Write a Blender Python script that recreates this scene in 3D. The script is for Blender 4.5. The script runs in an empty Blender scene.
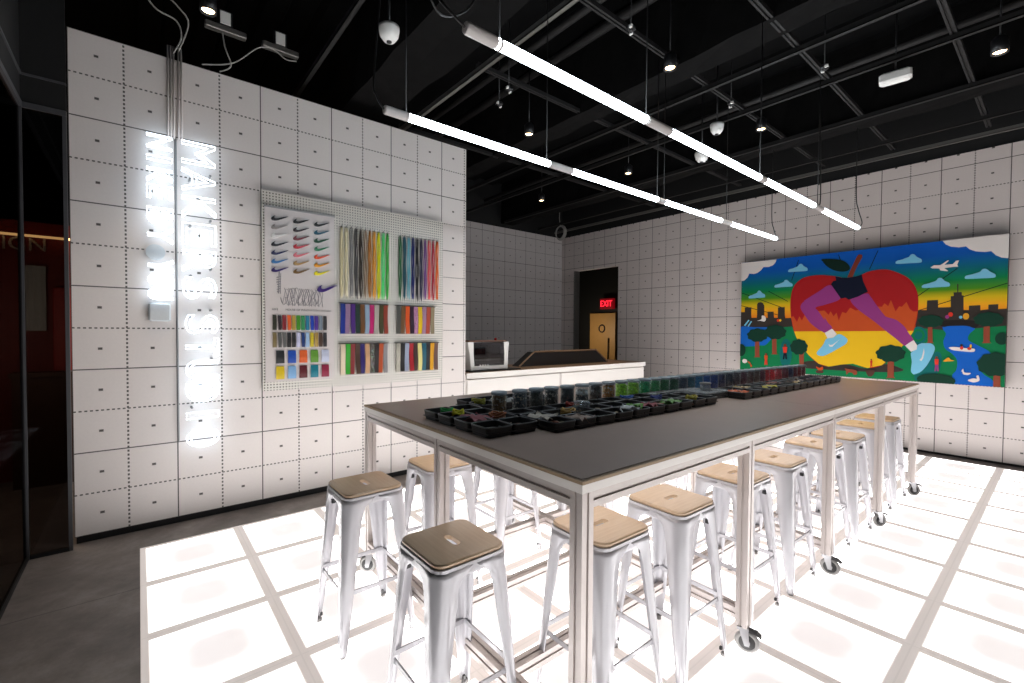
import bpy, math, random
from mathutils import Vector, Matrix
random.seed(7)
U = 0.305            # one wall panel cell, in metres; the plan below is drawn in cells
ZF = 0.17            # floor level below the bottom of the wall panels, in cells
S = bpy.context.scene
COL = S.collection
R = math.radians

def lin(c):
    o = []
    for v in c:
        v = v / 255.0
        o.append(v / 12.92 if v <= 0.04045 else ((v + 0.055) / 1.055) ** 2.4)
    return (o[0], o[1], o[2], 1.0)

# ------------------------------------------------------------------ materials
class NT:
    def __init__(s, name):
        s.m = bpy.data.materials.new(name); s.m.use_nodes = True
        s.t = s.m.node_tree; s.b = s.t.nodes['Principled BSDF']; s.out = s.t.nodes['Material Output']
    def n(s, typ, **k):
        x = s.t.nodes.new(typ)
        for a, v in k.items(): setattr(x, a, v)
        return x
    def l(s, a, b): s.t.links.new(a, b)
    def put(s, sock, v):
        if isinstance(v, (int, float)): sock.default_value = v
        elif isinstance(v, (tuple, list)): sock.default_value = v
        else: s.l(v, sock)
    def M(s, op, a, b=0.0, c=None):
        x = s.n('ShaderNodeMath', operation=op); s.put(x.inputs[0], a); s.put(x.inputs[1], b)
        if c is not None: s.put(x.inputs[2], c)
        return x.outputs[0]
    def pos(s):
        g = s.n('ShaderNodeNewGeometry'); x = s.n('ShaderNodeSeparateXYZ'); s.l(g.outputs['Position'], x.inputs[0]); return x.outputs
    def objc(s):
        g = s.n('ShaderNodeTexCoord'); return g.outputs['Object']
    def mix(s, f, a, b):
        x = s.n('ShaderNodeMix', data_type='RGBA'); s.put(x.inputs[0], f); s.put(x.inputs[6], a); s.put(x.inputs[7], b); return x.outputs[2]
    def noise(s, vec, scale, detail=4, rough=0.55):
        x = s.n('ShaderNodeTexNoise'); x.inputs['Scale'].default_value = scale; x.inputs['Detail'].default_value = detail
        x.inputs['Roughness'].default_value = rough
        if vec is not None: s.l(vec, x.inputs['Vector'])
        return x.outputs['Fac']
    def scalev(s, vec, v):
        x = s.n('ShaderNodeMapping'); s.l(vec, x.inputs['Vector']); x.inputs['Scale'].default_value = v; return x.outputs['Vector']
    def ramp(s, f, stops):
        x = s.n('ShaderNodeValToRGB'); e = x.color_ramp.elements
        while len(e) < len(stops): e.new(0.5)
        for i, (p, c) in enumerate(stops): e[i].position = p; e[i].color = c
        s.l(f, x.inputs[0]); return x.outputs[0]
    def set(s, **k):
        for a, v in k.items(): s.put(s.b.inputs[a.replace('_', ' ')], v)
    def bump(s, h, strength=0.2, dist=0.01):
        x = s.n('ShaderNodeBump'); x.inputs['Strength'].default_value = strength; x.inputs['Distance'].default_value = dist
        s.l(h, x.inputs['Height']); s.l(x.outputs[0], s.b.inputs['Normal'])

_mc = {}
def plain(name, rgb, rough=0.5, metal=0.0, var=0.12, scale=40, spec=0.5):
    if name in _mc: return _mc[name]
    t = NT(name); c = lin(rgb)
    f = t.noise(t.objc(), scale)
    d = tuple(v * (1 - var) for v in c[:3]) + (1,)
    t.set(Base_Color=t.mix(f, c, d), Roughness=rough, Metallic=metal, Specular_IOR_Level=spec)
    _mc[name] = t.m
    return t.m

def emis(name, rgb, strength):
    t = NT(name); t.set(Base_Color=tuple(v * .25 for v in lin(rgb)[:3]) + (1,), Emission_Color=lin(rgb), Emission_Strength=strength)
    _mc[name] = t.m; return t.m

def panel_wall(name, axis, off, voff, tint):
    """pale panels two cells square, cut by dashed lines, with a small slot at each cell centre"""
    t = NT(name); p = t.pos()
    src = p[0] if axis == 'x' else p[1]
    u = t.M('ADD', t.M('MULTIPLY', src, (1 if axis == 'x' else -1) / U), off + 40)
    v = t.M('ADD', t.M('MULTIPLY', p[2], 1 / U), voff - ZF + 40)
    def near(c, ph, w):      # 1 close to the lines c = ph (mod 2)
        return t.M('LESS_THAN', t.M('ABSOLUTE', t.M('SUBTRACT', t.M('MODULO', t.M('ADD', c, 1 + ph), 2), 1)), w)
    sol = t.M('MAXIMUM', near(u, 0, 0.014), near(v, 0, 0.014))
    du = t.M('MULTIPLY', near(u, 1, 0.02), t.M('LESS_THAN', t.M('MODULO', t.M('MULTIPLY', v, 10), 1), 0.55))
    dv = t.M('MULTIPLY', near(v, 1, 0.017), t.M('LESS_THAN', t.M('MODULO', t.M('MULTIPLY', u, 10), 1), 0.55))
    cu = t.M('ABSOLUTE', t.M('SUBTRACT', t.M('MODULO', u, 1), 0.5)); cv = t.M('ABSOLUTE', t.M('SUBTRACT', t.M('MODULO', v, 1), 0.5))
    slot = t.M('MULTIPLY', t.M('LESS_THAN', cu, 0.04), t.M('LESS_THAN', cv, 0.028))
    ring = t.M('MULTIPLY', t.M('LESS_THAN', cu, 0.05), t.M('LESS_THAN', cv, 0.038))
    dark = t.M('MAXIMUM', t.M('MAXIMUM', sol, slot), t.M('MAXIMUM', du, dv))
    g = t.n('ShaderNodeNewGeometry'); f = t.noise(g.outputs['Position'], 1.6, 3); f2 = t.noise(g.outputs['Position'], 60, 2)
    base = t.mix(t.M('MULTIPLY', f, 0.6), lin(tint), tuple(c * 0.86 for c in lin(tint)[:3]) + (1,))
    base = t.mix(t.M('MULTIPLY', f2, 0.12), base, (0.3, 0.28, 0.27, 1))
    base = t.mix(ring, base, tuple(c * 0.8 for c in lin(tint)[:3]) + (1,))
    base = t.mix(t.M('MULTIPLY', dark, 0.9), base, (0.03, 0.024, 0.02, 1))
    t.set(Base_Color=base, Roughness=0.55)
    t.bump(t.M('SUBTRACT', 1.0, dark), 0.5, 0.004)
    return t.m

WALL = panel_wall('pale_perforated_panels', 'x', 0, 0, (234, 226, 222))
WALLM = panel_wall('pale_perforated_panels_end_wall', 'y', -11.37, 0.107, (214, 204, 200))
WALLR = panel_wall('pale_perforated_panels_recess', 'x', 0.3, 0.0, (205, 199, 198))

def concrete():
    t = NT('dark_concrete'); g = t.n('ShaderNodeNewGeometry').outputs['Position']
    f = t.noise(g, 2.1, 8, 0.72); f2 = t.noise(g, 9, 8, 0.8)
    c = t.ramp(f, [(0.3, (0.14, 0.117, 0.108, 1)), (0.5, (0.24, 0.205, 0.19, 1)), (0.7, (0.40, 0.35, 0.325, 1))])
    c = t.mix(t.M('MULTIPLY', f2, 0.5), c, (0.09, 0.08, 0.078, 1))
    # sawn joints of the slab
    p = t.pos()
    j = t.M('LESS_THAN', t.M('ABSOLUTE', t.M('SUBTRACT', t.M('MODULO', t.M('ADD', p[1], 30.35), 1.25), 0.6)), 0.004)
    c = t.mix(t.M('MULTIPLY', j, 0.5), c, (0.02, 0.02, 0.02, 1))
    t.set(Base_Color=c, Roughness=t.M('ADD', t.M('MULTIPLY', f2, 0.3), 0.38))
    t.bump(f2, 0.12, 0.01); return t.m
CONC = concrete()

LX0, LY0, PX, PY = 1.20, 1.25, 1.965, 2.02      # light floor corner and panel pitch, in cells
def light_floor():
    t = NT('lit_frosted_glass_floor'); p = t.pos()
    u = t.M('DIVIDE', t.M('SUBTRACT', t.M('DIVIDE', p[0], U), LX0), PX)
    v = t.M('DIVIDE', t.M('SUBTRACT', t.M('DIVIDE', p[1], -U), LY0), PY)
    def d(c): return t.M('SUBTRACT', 0.5, t.M('ABSOLUTE', t.M('SUBTRACT', t.M('FRACT', c), 0.5)))
    du, dv = d(u), d(v)
    dm = t.M('MINIMUM', du, dv)
    def ss(x, a, b):
        n = t.n('ShaderNodeMapRange', interpolation_type='SMOOTHSTEP'); t.put(n.inputs[0], x)
        n.inputs[1].default_value = a; n.inputs[2].default_value = b; return n.outputs[0]
    panel = ss(dm, 0.046, 0.09)
    core = t.M('MULTIPLY', ss(du, 0.03, 0.42), ss(dv, 0.03, 0.42))
    g = t.n('ShaderNodeNewGeometry').outputs['Position']
    nz = t.noise(g, 2.2, 3)
    e = t.M('ADD', t.M('ADD', 0.50, t.M('MULTIPLY', nz, 0.14)), t.M('MULTIPLY', t.M('POWER', t.M('SUBTRACT', 1.0, core), 3.0), 5.2))
    e = t.M('ADD', t.M('MULTIPLY', panel, t.M('SUBTRACT', e, 0.40)), 0.40)
    col = t.mix(core, (1.0, 0.985, 0.975, 1), (1.0, 0.93, 0.915, 1))
    seam = t.M('LESS_THAN', dm, 0.006)
    dirt = t.M('MULTIPLY', ss(t.noise(g, 14, 6, 0.8), 0.6, 0.72), t.M('SUBTRACT', 1.0, ss(t.M('MAXIMUM', du, dv), 0.03, 0.09)))
    fr = t.mix(dirt, (0.66, 0.60, 0.57, 1), (0.30, 0.22, 0.13, 1))
    fr = t.mix(t.M('MULTIPLY', seam, 0.12), fr, (0.3, 0.27, 0.25, 1))
    base = t.mix(panel, fr, (0.42, 0.40, 0.395, 1))
    emc = t.mix(panel, fr, col)
    t.set(Base_Color=base, Roughness=0.32, Emission_Color=emc, Emission_Strength=e, Specular_IOR_Level=0.3)
    return t.m
LFLOOR = light_floor()

def wood(name, rgb, rough=0.35, s=(3, 60, 60), dk=0.72):
    t = NT(name); v = t.scalev(t.objc(), s); f = t.noise(v, 2.2, 6, 0.6)
    c = lin(rgb); t.set(Base_Color=t.mix(f, c, tuple(x * dk for x in c[:3]) + (1,)), Roughness=rough); _mc[name] = t.m; return t.m
def pegboard():
    t = NT('white_pegboard'); p = t.pos(); k = 1 / (0.0833 * U)
    a = t.M('SUBTRACT', t.M('FRACT', t.M('MULTIPLY', p[0], k)), 0.5); b = t.M('SUBTRACT', t.M('FRACT', t.M('MULTIPLY', p[2], k)), 0.5)
    r = t.M('SQRT', t.M('ADD', t.M('MULTIPLY', a, a), t.M('MULTIPLY', b, b)))
    h = t.M('LESS_THAN', r, 0.24)
    t.set(Base_Color=t.mix(h, lin((226, 222, 214)), (0.10, 0.095, 0.08, 1)), Roughness=0.5); t.bump(t.M('SUBTRACT', 1, h), 0.4, 0.003); return t.m
PEG = pegboard()

def thin_glass(name, tint, refl=0.08, rough=0.0, haze=None, hazef=0.0):
    t = NT(name)
    tr = t.n('ShaderNodeBsdfTransparent'); tr.inputs[0].default_value = tint
    gl = t.n('ShaderNodeBsdfGlossy'); gl.inputs['Roughness'].default_value = rough; gl.inputs['Color'].default_value = (0.9, 0.95, 1, 1)
    mx = t.n('ShaderNodeMixShader'); mx.inputs[0].default_value = refl
    t.l(tr.outputs[0], mx.inputs[1]); t.l(gl.outputs[0], mx.inputs[2]); o = mx.outputs[0]
    if haze:
        df = t.n('ShaderNodeBsdfDiffuse'); df.inputs[0].default_value = haze
        m2 = t.n('ShaderNodeMixShader'); m2.inputs[0].default_value = hazef
        t.l(o, m2.inputs[1]); t.l(df.outputs[0], m2.inputs[2]); o = m2.outputs[0]
    t.l(o, t.out.inputs['Surface']); _mc[name] = t.m; return t.m
PARTGLASS = thin_glass('smoked_partition_glass', (0.35, 0.33, 0.33, 1), 0.035)
JARGLASS = thin_glass('jar_glass', (0.95, 0.98, 1, 1), 0.10, 0.06, (0.5, 0.6, 0.66, 1), 0.06)
LIDGLASS = thin_glass('frosted_jar_lid', (0.75, 0.82, 0.88, 1), 0.2, 0.2, (0.45, 0.52, 0.57, 1), 0.5)
CLEARP = thin_glass('clear_plastic', (0.75, 0.78, 0.8, 1), 0.15, 0.15, (0.5, 0.52, 0.54, 1), 0.3)
PRGLASS = thin_glass('tinted_machine_window', (0.42, 0.40, 0.42, 1), 0.1, 0.02)

def rough_metal(name, rgb, rough, metal, sc=30):
    return plain(name, rgb, rough, metal, 0.1, sc)
WHITEMET = plain('white_painted_steel', (192, 191, 196), 0.22, 0.15, 0.05, 12)
ALU = plain('pale_anodised_aluminium', (200, 191, 187), 0.35, 0.25, 0.06, 20)
BLACKP = plain('black_plastic', (22, 22, 24), 0.35)
RUBBER = plain('grey_rubber', (150, 148, 146), 0.6)
CHROME = plain('bright_zinc', (165, 165, 168), 0.3, 0.9)
BLACKC = plain('black_painted_ceiling', (9, 9, 10), 0.85, 0, 0.4, 6, 0.1)
BEAM = plain('black_sprayed_fireproofing', (20, 19, 19), 0.95, 0, 0.8, 9, 0.1)
STRUT = plain('black_steel_channel', (32, 31, 31), 0.6, 0.0, 0.2, 20, 0.3)
GALV = plain('galvanised_conduit', (120, 118, 114), 0.4, 0.6)
BLACKW = plain('matt_black_paint', (14, 14, 15), 0.7)
WHITEP = plain('white_plastic', (228, 226, 222), 0.45)
WHITEL = plain('white_laminate', (234, 229, 224), 0.4, 0, 0.04, 8)
GREYP = plain('grey_plastic', (150, 150, 150), 0.4)
SEATW = wood('varnished_bamboo_seat', (216, 188, 156), 0.22)
PLYE = plain('plywood_edge', (156, 132, 104), 0.6)
BIRCH = wood('birch_plywood', (190, 145, 85), 0.5, (40, 4, 4), 0.8)
OAK = wood('oak_counter_top', (150, 118, 92), 0.45, (2, 30, 30), 0.75)
TOPM = plain('dark_taupe_laminate', (166, 146, 136), 0.36, 0, 0.14, 7)
CABLE = plain('black_cable', (12, 12, 12), 0.5)
WCABLE = plain('grey_cable', (150, 148, 144), 0.5)
TRAYM = plain('black_tray_plastic', (36, 36, 38), 0.3, 0, 0.15, 60)

# ------------------------------------------------------------------ mesh builder (units: cells)
class MB:
    def __init__(s): s.v = []; s.f = []; s.m = []; s.sm = []
    def add(s, vs, fs, mi=0, smooth=False):
        o = len(s.v); s.v += [tuple(v) for v in vs]
        for f in fs: s.f.append([i + o for i in f]); s.m.append(mi); s.sm.append(smooth)
        return s
    def box(s, x0, y0, z0, x1, y1, z1, mi=0, b=0.0):
        if b <= 0:
            vs = [(x, y, z) for z in (z0, z1) for y in (y0, y1) for x in (x0, x1)]
            return s.add(vs, [(0, 2, 3, 1), (4, 5, 7, 6), (0, 1, 5, 4), (2, 6, 7, 3), (0, 4, 6, 2), (1, 3, 7, 5)], mi)
        # chamfered edges
        rings = []
        for z, i in ((z0, b), (z0 + b, 0), (z1 - b, 0), (z1, b)):
            a0, a1, c0, c1 = x0 + i, x1 - i, y0 + i, y1 - i; k = b
            rings.append([(a0 + k, c0, z), (a1 - k, c0, z), (a1, c0 + k, z), (a1, c1 - k, z), (a1 - k, c1, z), (a0 + k, c1, z), (a0, c1 - k, z), (a0, c0 + k, z)])
        return s.loft(rings, mi, cap=True)
    def loft(s, rings, mi=0, cap=True, closed=True, smooth=False, loop=False):
        n = len(rings[0]); vs = [p for r in rings for p in r]; fs = []
        L = len(rings)
        for i in range(L if loop else L - 1):
            i2 = (i + 1) % L
            for j in range(n if closed else n - 1):
                j2 = (j + 1) % n
                fs.append((i * n + j, i * n + j2, i2 * n + j2, i2 * n + j))
        s.add(vs, fs, mi, smooth)
        if cap and not loop:
            o = len(s.v) - len(vs)
            s.f.append([o + j for j in range(n)][::-1]); s.m.append(mi); s.sm.append(False)
            s.f.append([o + (L - 1) * n + j for j in range(n)]); s.m.append(mi); s.sm.append(False)
        return s
    def lathe(s, prof, cx=0, cy=0, n=20, mi=0, cap=True, smooth=True):
        return s.loft([[(cx + r * math.cos(2 * math.pi * k / n), cy + r * math.sin(2 * math.pi * k / n), z) for k in range(n)] for r, z in prof], mi, cap, True, smooth)
    def tube(s, pts, r, n=8, mi=0, cap=True, smooth=True, loop=False):
        pts = [Vector(p) for p in pts]; rings = []; ref = None
        for i, p in enumerate(pts):
            if loop: d = pts[(i + 1) % len(pts)] - pts[i - 1]
            else: d = pts[min(i + 1, len(pts) - 1)] - pts[max(i - 1, 0)]
            d.normalize()
            if ref is None:
                ref = Vector((0, 0, 1)) if abs(d.z) < 0.9 else Vector((1, 0, 0))
            a = d.cross(ref).normalized(); b = a.cross(d).normalized(); ref = b
            rr = r[i] if isinstance(r, (list, tuple)) else r
            rings.append([tuple(p + a * rr * math.cos(2 * math.pi * k / n) + b * rr * math.sin(2 * math.pi * k / n)) for k in range(n)])
        return s.loft(rings, mi, cap, True, smooth, loop)
    def prism(s, poly, a, b, axis='y', mi=0):
        """poly of 2D points extruded from a to b along axis"""
        def P(q, w): return {'y': (q[0], w, q[1]), 'x': (w, q[0], q[1]), 'z': (q[0], q[1], w)}[axis]
        return s.loft([[P(q, a) for q in poly], [P(q, b) for q in poly]], mi, True)
    def rot(s, ang, cx=0, cy=0):
        c, d = math.cos(ang), math.sin(ang)
        s.v = [(cx + (x - cx) * c - (y - cy) * d, cy + (x - cx) * d + (y - cy) * c, z) for x, y, z in s.v]; return s

def W(x, y, z): return Vector((x * U, y * U, (z + ZF) * U))
def obj(name, mb, mats, parent=None, world=True, label=None, cat=None, group=None, kind=None, loc=None):
    """one mesh object. world=True: coordinates are the room's; the origin goes to the middle of its foot.
    with a parent: coordinates are the parent's own."""
    if not isinstance(mats, (list, tuple)): mats = [mats]
    me = bpy.data.meshes.new(name)
    vs = mb.v
    o = bpy.data.objects.new(name, me)
    if parent is None and world:
        xs = [v[0] for v in vs]; ys = [v[1] for v in vs]; zs = [v[2] for v in vs]
        c = ((min(xs) + max(xs)) / 2, (min(ys) + max(ys)) / 2, min(zs))
        vs = [(v[0] - c[0], v[1] - c[1], v[2] - c[2]) for v in vs]
        o.location = W(*c)
    elif parent is None:
        o.location = loc if loc is not None else (0, 0, 0)
    me.from_pydata([(v[0] * U, v[1] * U, v[2] * U) for v in vs], [], mb.f)
    for m in mats: me.materials.append(m)
    me.polygons.foreach_set('material_index', mb.m); me.polygons.foreach_set('use_smooth', mb.sm)
    me.update(); COL.objects.link(o)
    if parent is not None: o.parent = parent
    tag(o, label, cat, group, kind)
    return o
def tag(o, label=None, cat=None, group=None, kind=None):
    if label: o['label'] = label
    if cat: o['category'] = cat
    if group: o['group'] = group
    if kind: o['kind'] = kind
    return o
def thing(name, label, cat, at=(0, 0, 0), rz=0.0, group=None):
    o = bpy.data.objects.new(name, None); o.empty_display_size = 0.1; COL.objects.link(o)
    o.location = W(*at); o.rotation_euler = (0, 0, rz); tag(o, label, cat, group); return o
def kids(o): return [c for c in bpy.data.objects if c.parent == o]
def dup(root, at, rz, label, group=None):
    r = root.copy(); COL.objects.link(r); r.location = W(*at); r.rotation_euler = (0, 0, rz); r['label'] = label
    if group: r['group'] = group
    for ch in kids(root):
        c = ch.copy(); COL.objects.link(c); c.parent = r
        for g in kids(ch):
            d = g.copy(); COL.objects.link(d); d.parent = c
    return r
def struct(name, mb, mats, label=None): return obj(name, mb, mats, kind='structure', label=label)
def arcsq(h, r, z, n=5, cx=0, cy=0, hy=None):
    """rounded square ring"""
    hy = h if hy is None else hy; out = []
    for q, (sx, sy) in enumerate(((1, 1), (-1, 1), (-1, -1), (1, -1))):
        for k in range(n + 1):
            a = math.pi / 2 * (q + k / n)
            out.append((cx + sx * (h - r) + r * math.cos(a), cy + sy * (hy - r) + r * math.sin(a), z))
    return out
def catmull(p, closed=True, n=5):
    out = []; L = len(p)
    for i in range(L if closed else L - 1):
        if closed: a, b, c, d = p[i - 1], p[i], p[(i + 1) % L], p[(i + 2) % L]
        else: a, b, c, d = p[max(i - 1, 0)], p[i], p[i + 1], p[min(i + 2, L - 1)]
        for k in range(n):
            t = k / n
            out.append(tuple(0.5 * (2 * b[j] + (c[j] - a[j]) * t + (2 * a[j] - 5 * b[j] + 4 * c[j] - d[j]) * t * t + (-a[j] + 3 * b[j] - 3 * c[j] + d[j]) * t ** 3) for j in range(len(b))))
    if not closed: out.append(tuple(p[-1]))
    return out
# ------------------------------------------------------------------ camera
cam = bpy.data.cameras.new('camera'); co = bpy.data.objects.new('camera', cam); COL.objects.link(co); S.camera = co
cam.sensor_width = 36; cam.lens = 454.98 / 1024 * 36; cam.clip_start = 0.05; cam.clip_end = 100
yaw, pitch, roll = 0.883861, -0.0226907, 0.0061926
f = Vector((math.cos(pitch) * math.cos(yaw), math.cos(pitch) * math.sin(yaw), math.sin(pitch)))
r = Vector((math.sin(yaw), -math.cos(yaw), 0)); u = r.cross(f)
r2 = math.cos(roll) * r + math.sin(roll) * u; u2 = -math.sin(roll) * r + math.cos(roll) * u
mt = Matrix((r2, u2, -f)).transposed().to_4x4(); mt.translation = W(1.229164, -14.877264, 4.985288)
co.matrix_world = mt

# ------------------------------------------------------------------ the room
XM = 27.54
struct('floor', MB().box(-14, -24, -.6, 36, 16, -ZF), CONC, 'dark grey concrete floor around the lit floor')
b = MB().box(LX0, -LY0 - 9 * PY, -ZF, LX0 + 13 * PX, -LY0, -ZF + .025)
struct('floor', b, LFLOOR, 'glowing white floor of square frosted panels in pale frames')
# left display wall
struct('wall_left', MB().box(0, 0, 0, 11.08, .55, 12.0), WALL, 'tall pale panel wall carrying the neon signs')
struct('baseboard_left', MB().box(.03, .04, -ZF, 11.05, .5, 0), BLACKW)
# end wall with the doorway
DY0, DY1, DZ = 5.37, 9.46, 9.68
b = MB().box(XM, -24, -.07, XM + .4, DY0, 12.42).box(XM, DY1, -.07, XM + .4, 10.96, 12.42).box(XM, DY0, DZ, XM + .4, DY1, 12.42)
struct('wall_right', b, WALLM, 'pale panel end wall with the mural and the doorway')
struct('baseboard_right', MB().box(XM + .03, -24, -ZF - .2, XM + .35, DY0, -.07), BLACKW)
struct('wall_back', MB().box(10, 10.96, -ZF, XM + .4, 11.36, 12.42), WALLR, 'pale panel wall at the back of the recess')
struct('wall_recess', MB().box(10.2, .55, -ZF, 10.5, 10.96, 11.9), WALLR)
b = MB().box(-14, 15.7, -ZF, 40, 16, 15.8).box(35, -24, -ZF, 35.3, 16, 15.8).box(-14, -24.3, -ZF, 36, -24, 15.8).box(-14, -24, -ZF, -13.7, 16, 15.8)
struct('wall_outer', b, BLACKW)
struct('ceiling', MB().box(-14, -24, 15.5, 36, 16, 15.8), BLACKC, 'black exposed ceiling deck')
# upper dark bulkheads above the panel walls
struct('trim_1', MB().box(XM + .1, -24, 12.42, XM + .4, 10.96, 15.5).box(10.5, 11.0, 12.42, XM + .1, 11.3, 15.5), BLACKW)
# metal door lining
b = MB().box(XM - .05, DY1 - .02, -ZF, XM + .45, DY1 + .10, DZ).box(XM + .02, DY0 - .04, -ZF, XM + .45, DY0 + .02, DZ)
struct('trim_2', b, GALV)
# corridor behind the doorway
b = MB().box(34.6, 3.5, -ZF, 34.9, 15.7, 12).box(XM + .4, 3.2, -ZF, 34.9, 3.5, 12).box(XM + .4, 3.2, 11.6, 34.9, 15.7, 12)
struct('wall_corridor', b, BLACKW)
t = thing('plywood_door', 'pale plywood door with a round emblem and long handle beyond the doorway', 'door', (34.4, 12.3, -ZF))
obj('door_leaf', MB().box(-.1, -1.45, 0, .1, 1.5, 6.85), BIRCH, t)
obj('emblem', MB().tube([(-.12, .05 + .33 * math.cos(a * math.pi / 12), 5.45 + .33 * math.sin(a * math.pi / 12)) for a in range(24)], .07, 6, loop=True), plain('dark_brown_ring', (60, 42, 25), .6), t, label='dark round emblem')
obj('door_handle', MB().tube([(-.2, -.75, 2.2), (-.2, -.75, 4.6)], .05, 8).box(-.2, -.78, 2.3, -.08, -.72, 2.4).box(-.2, -.78, 4.4, -.08, -.72, 4.5), BLACKP, t)

def text_mb(txt, size, mat_i=0, sx=1.0, extrude=0.01, outline=0.0, align='CENTER', res=6):
    """flat or tubular lettering as a mesh (in cells, lying in the XZ plane, reading along +X)"""
    c = bpy.data.curves.new('t', 'FONT'); c.body = txt; c.size = size; c.align_x = align; c.align_y = 'CENTER'; c.resolution_u = res
    if outline > 0: c.fill_mode = 'NONE'; c.bevel_depth = outline; c.bevel_resolution = 2
    else: c.extrude = extrude
    o = bpy.data.objects.new('t', c); COL.objects.link(o)
    dg = bpy.context.evaluated_depsgraph_get(); me = bpy.data.meshes.new_from_object(o.evaluated_get(dg))
    m = MB(); m.add([(v.co.x * sx, -v.co.z, v.co.y) for v in me.vertices], [tuple(p.vertices) for p in me.polygons], mat_i, outline > 0)
    bpy.data.objects.remove(o); bpy.data.meshes.remove(me)
    return m
def shift(m, dx, dy, dz): m.v = [(x + dx, y + dy, z + dz) for x, y, z in m.v]; return m
def facex(m):      # turn XZ lettering so that it hangs on a wall of constant X and reads towards -Y
    m.v = [(y, -x, z) for x, y, z in m.v]; return m

t = thing('exit_sign', 'glowing red EXIT sign above the plywood door', 'exit sign', (34.1, 11.7, 7.05))
obj('sign_housing', MB().box(-.05, -.72, 0, .3, .72, .95), emis('red_sign_glow', (120, 6, 16), .5), t)
obj('lettering', shift(facex(text_mb('EXIT', .78, sx=.85)), -.06, 0, .47), emis('red_letters', (255, 30, 48), 2.2), t, label='bright red EXIT letters')

# ------------------------------------------------------------------ glass partition on the left
GX = -.74
b = MB().box(GX - .02, -24, -.1, GX, -.36, 9.82)
struct('window_1', b, PARTGLASS, 'smoked glass partition at the left edge')
struct('window_2', MB().box(GX + .04, -.33, -.1, -.06, -.31, 9.82), PARTGLASS, 'narrow smoked glass pane beside the panel wall')
b = MB().box(GX - .05, -.38, -ZF, GX + .04, -.28, 9.85)
b.box(GX - .05, -24, 9.8, GX + .05, -.3, 9.92).box(GX, -.36, 9.8, 0, -.26, 9.92)
b.box(GX - .05, -24, 10.5, GX + .05, -.3, 10.55).box(GX, -.36, 10.5, 0, -.26, 10.55)
b.box(-.07, -.34, -ZF, -.001, -.26, 9.85)
struct('trim_3', b, plain('dark_metal_frame', (95, 95, 98), .4, .5))
struct('trim_4', MB().box(GX - .04, -24, 9.93, GX + .02, -.3, 15.5).box(GX, -.34, 9.93, 0, -.28, 15.5).box(GX - .04, -24, -ZF, GX + .03, -.38, -.08).box(GX, -.35, -ZF, -.06, -.27, -.08), BLACKW)
# what can be made out behind the glass, with solid stand-ins for reflections
struct('wall_red', MB().box(-6, 7.5, -ZF, 1, 7.8, 8.6), plain('dark_red_paint', (120, 26, 22), .6))
b = text_mb('DESIGN', .62, extrude=.04); shift(b, -2.25, 7.42, 7.8)
obj('reflected_lettering', b, plain('grey_letters', (170, 165, 160), .5), label='faint grey DESIGN letters standing in for a reflection in the glass', cat='lettering')  # solid letters in place of lettering reflected in the glass
obj('shelf_light', MB().box(-9, 7.2, 8.05, .6, 7.3, 8.12), emis('warm_strip', (255, 205, 130), 2.2), label='warm light strip running above the red wall behind the glass', cat='strip light')
t = thing('display_table', 'pale display table seen through the glass at the left edge', 'table', (-2.6, -2.3, -ZF))
obj('tabletop', MB().box(-1.5, -2.6, 2.3, 1.35, 2.0, 2.45, b=.02), WHITEL, t)
for sx in (-1.3, 1.15):
    for sy in (-2.4, 1.8): obj('leg', MB().box(sx - .06, sy - .06, 0, sx + .06, sy + .06, 2.3), STRUT, t)
t = thing('wooden_crate', 'wooden crate on the display table behind the glass', 'crate', (-2.1, -1.2, 2.28))
obj('crate_body', MB().box(-.5, -.5, 0, .5, .5, .05).box(-.5, -.5, 0, -.45, .5, .6).box(.45, -.5, 0, .5, .5, .6).box(-.45, -.5, 0, .45, -.45, .6).box(-.45, .45, 0, .45, .5, .6), BIRCH, t)

b = MB()
for k in range(5): b.prism([(-1.72 + .1 * k, 7.3 + .03 * (k % 2)), (-1.62 + .1 * k, 7.3 + .03 * ((k + 1) % 2)), (-1.62 + .1 * k, 7.34 + .03 * ((k + 1) % 2)), (-1.72 + .1 * k, 7.34 + .03 * (k % 2))], 4.9, 7.1, 'z')
obj('pale_reflection', b, plain('pale_reflection_grey', (190, 200, 200), .7), label='pale folded strip standing in for a reflection in the smoked glass', cat='stand-in')  # added shape for the pale patches reflected in the glass
b = MB().box(-1.9, 6.2, -ZF, .4, 6.8, 3.4).box(-1.95, 6.1, 3.4, .45, 6.85, 3.55)
obj('brown_reflection_box', b, plain('brown_reflection_tone', (70, 42, 28), .5), label='low brown box standing in for a reflection in the smoked glass pane', cat='cabinet')  # added brown box for the tabletop reflection low in the glass
obj('red_reflection', MB().box(-1.05, 7.2, 1.0, .3, 7.42, 6.4, b=.03), plain('red_reflection_tone', (170, 34, 30), .5), label='brighter red slab standing in for a reflection in the glass beside the panel wall', cat='panel')  # added slab for the red patch reflected in the glass

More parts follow.
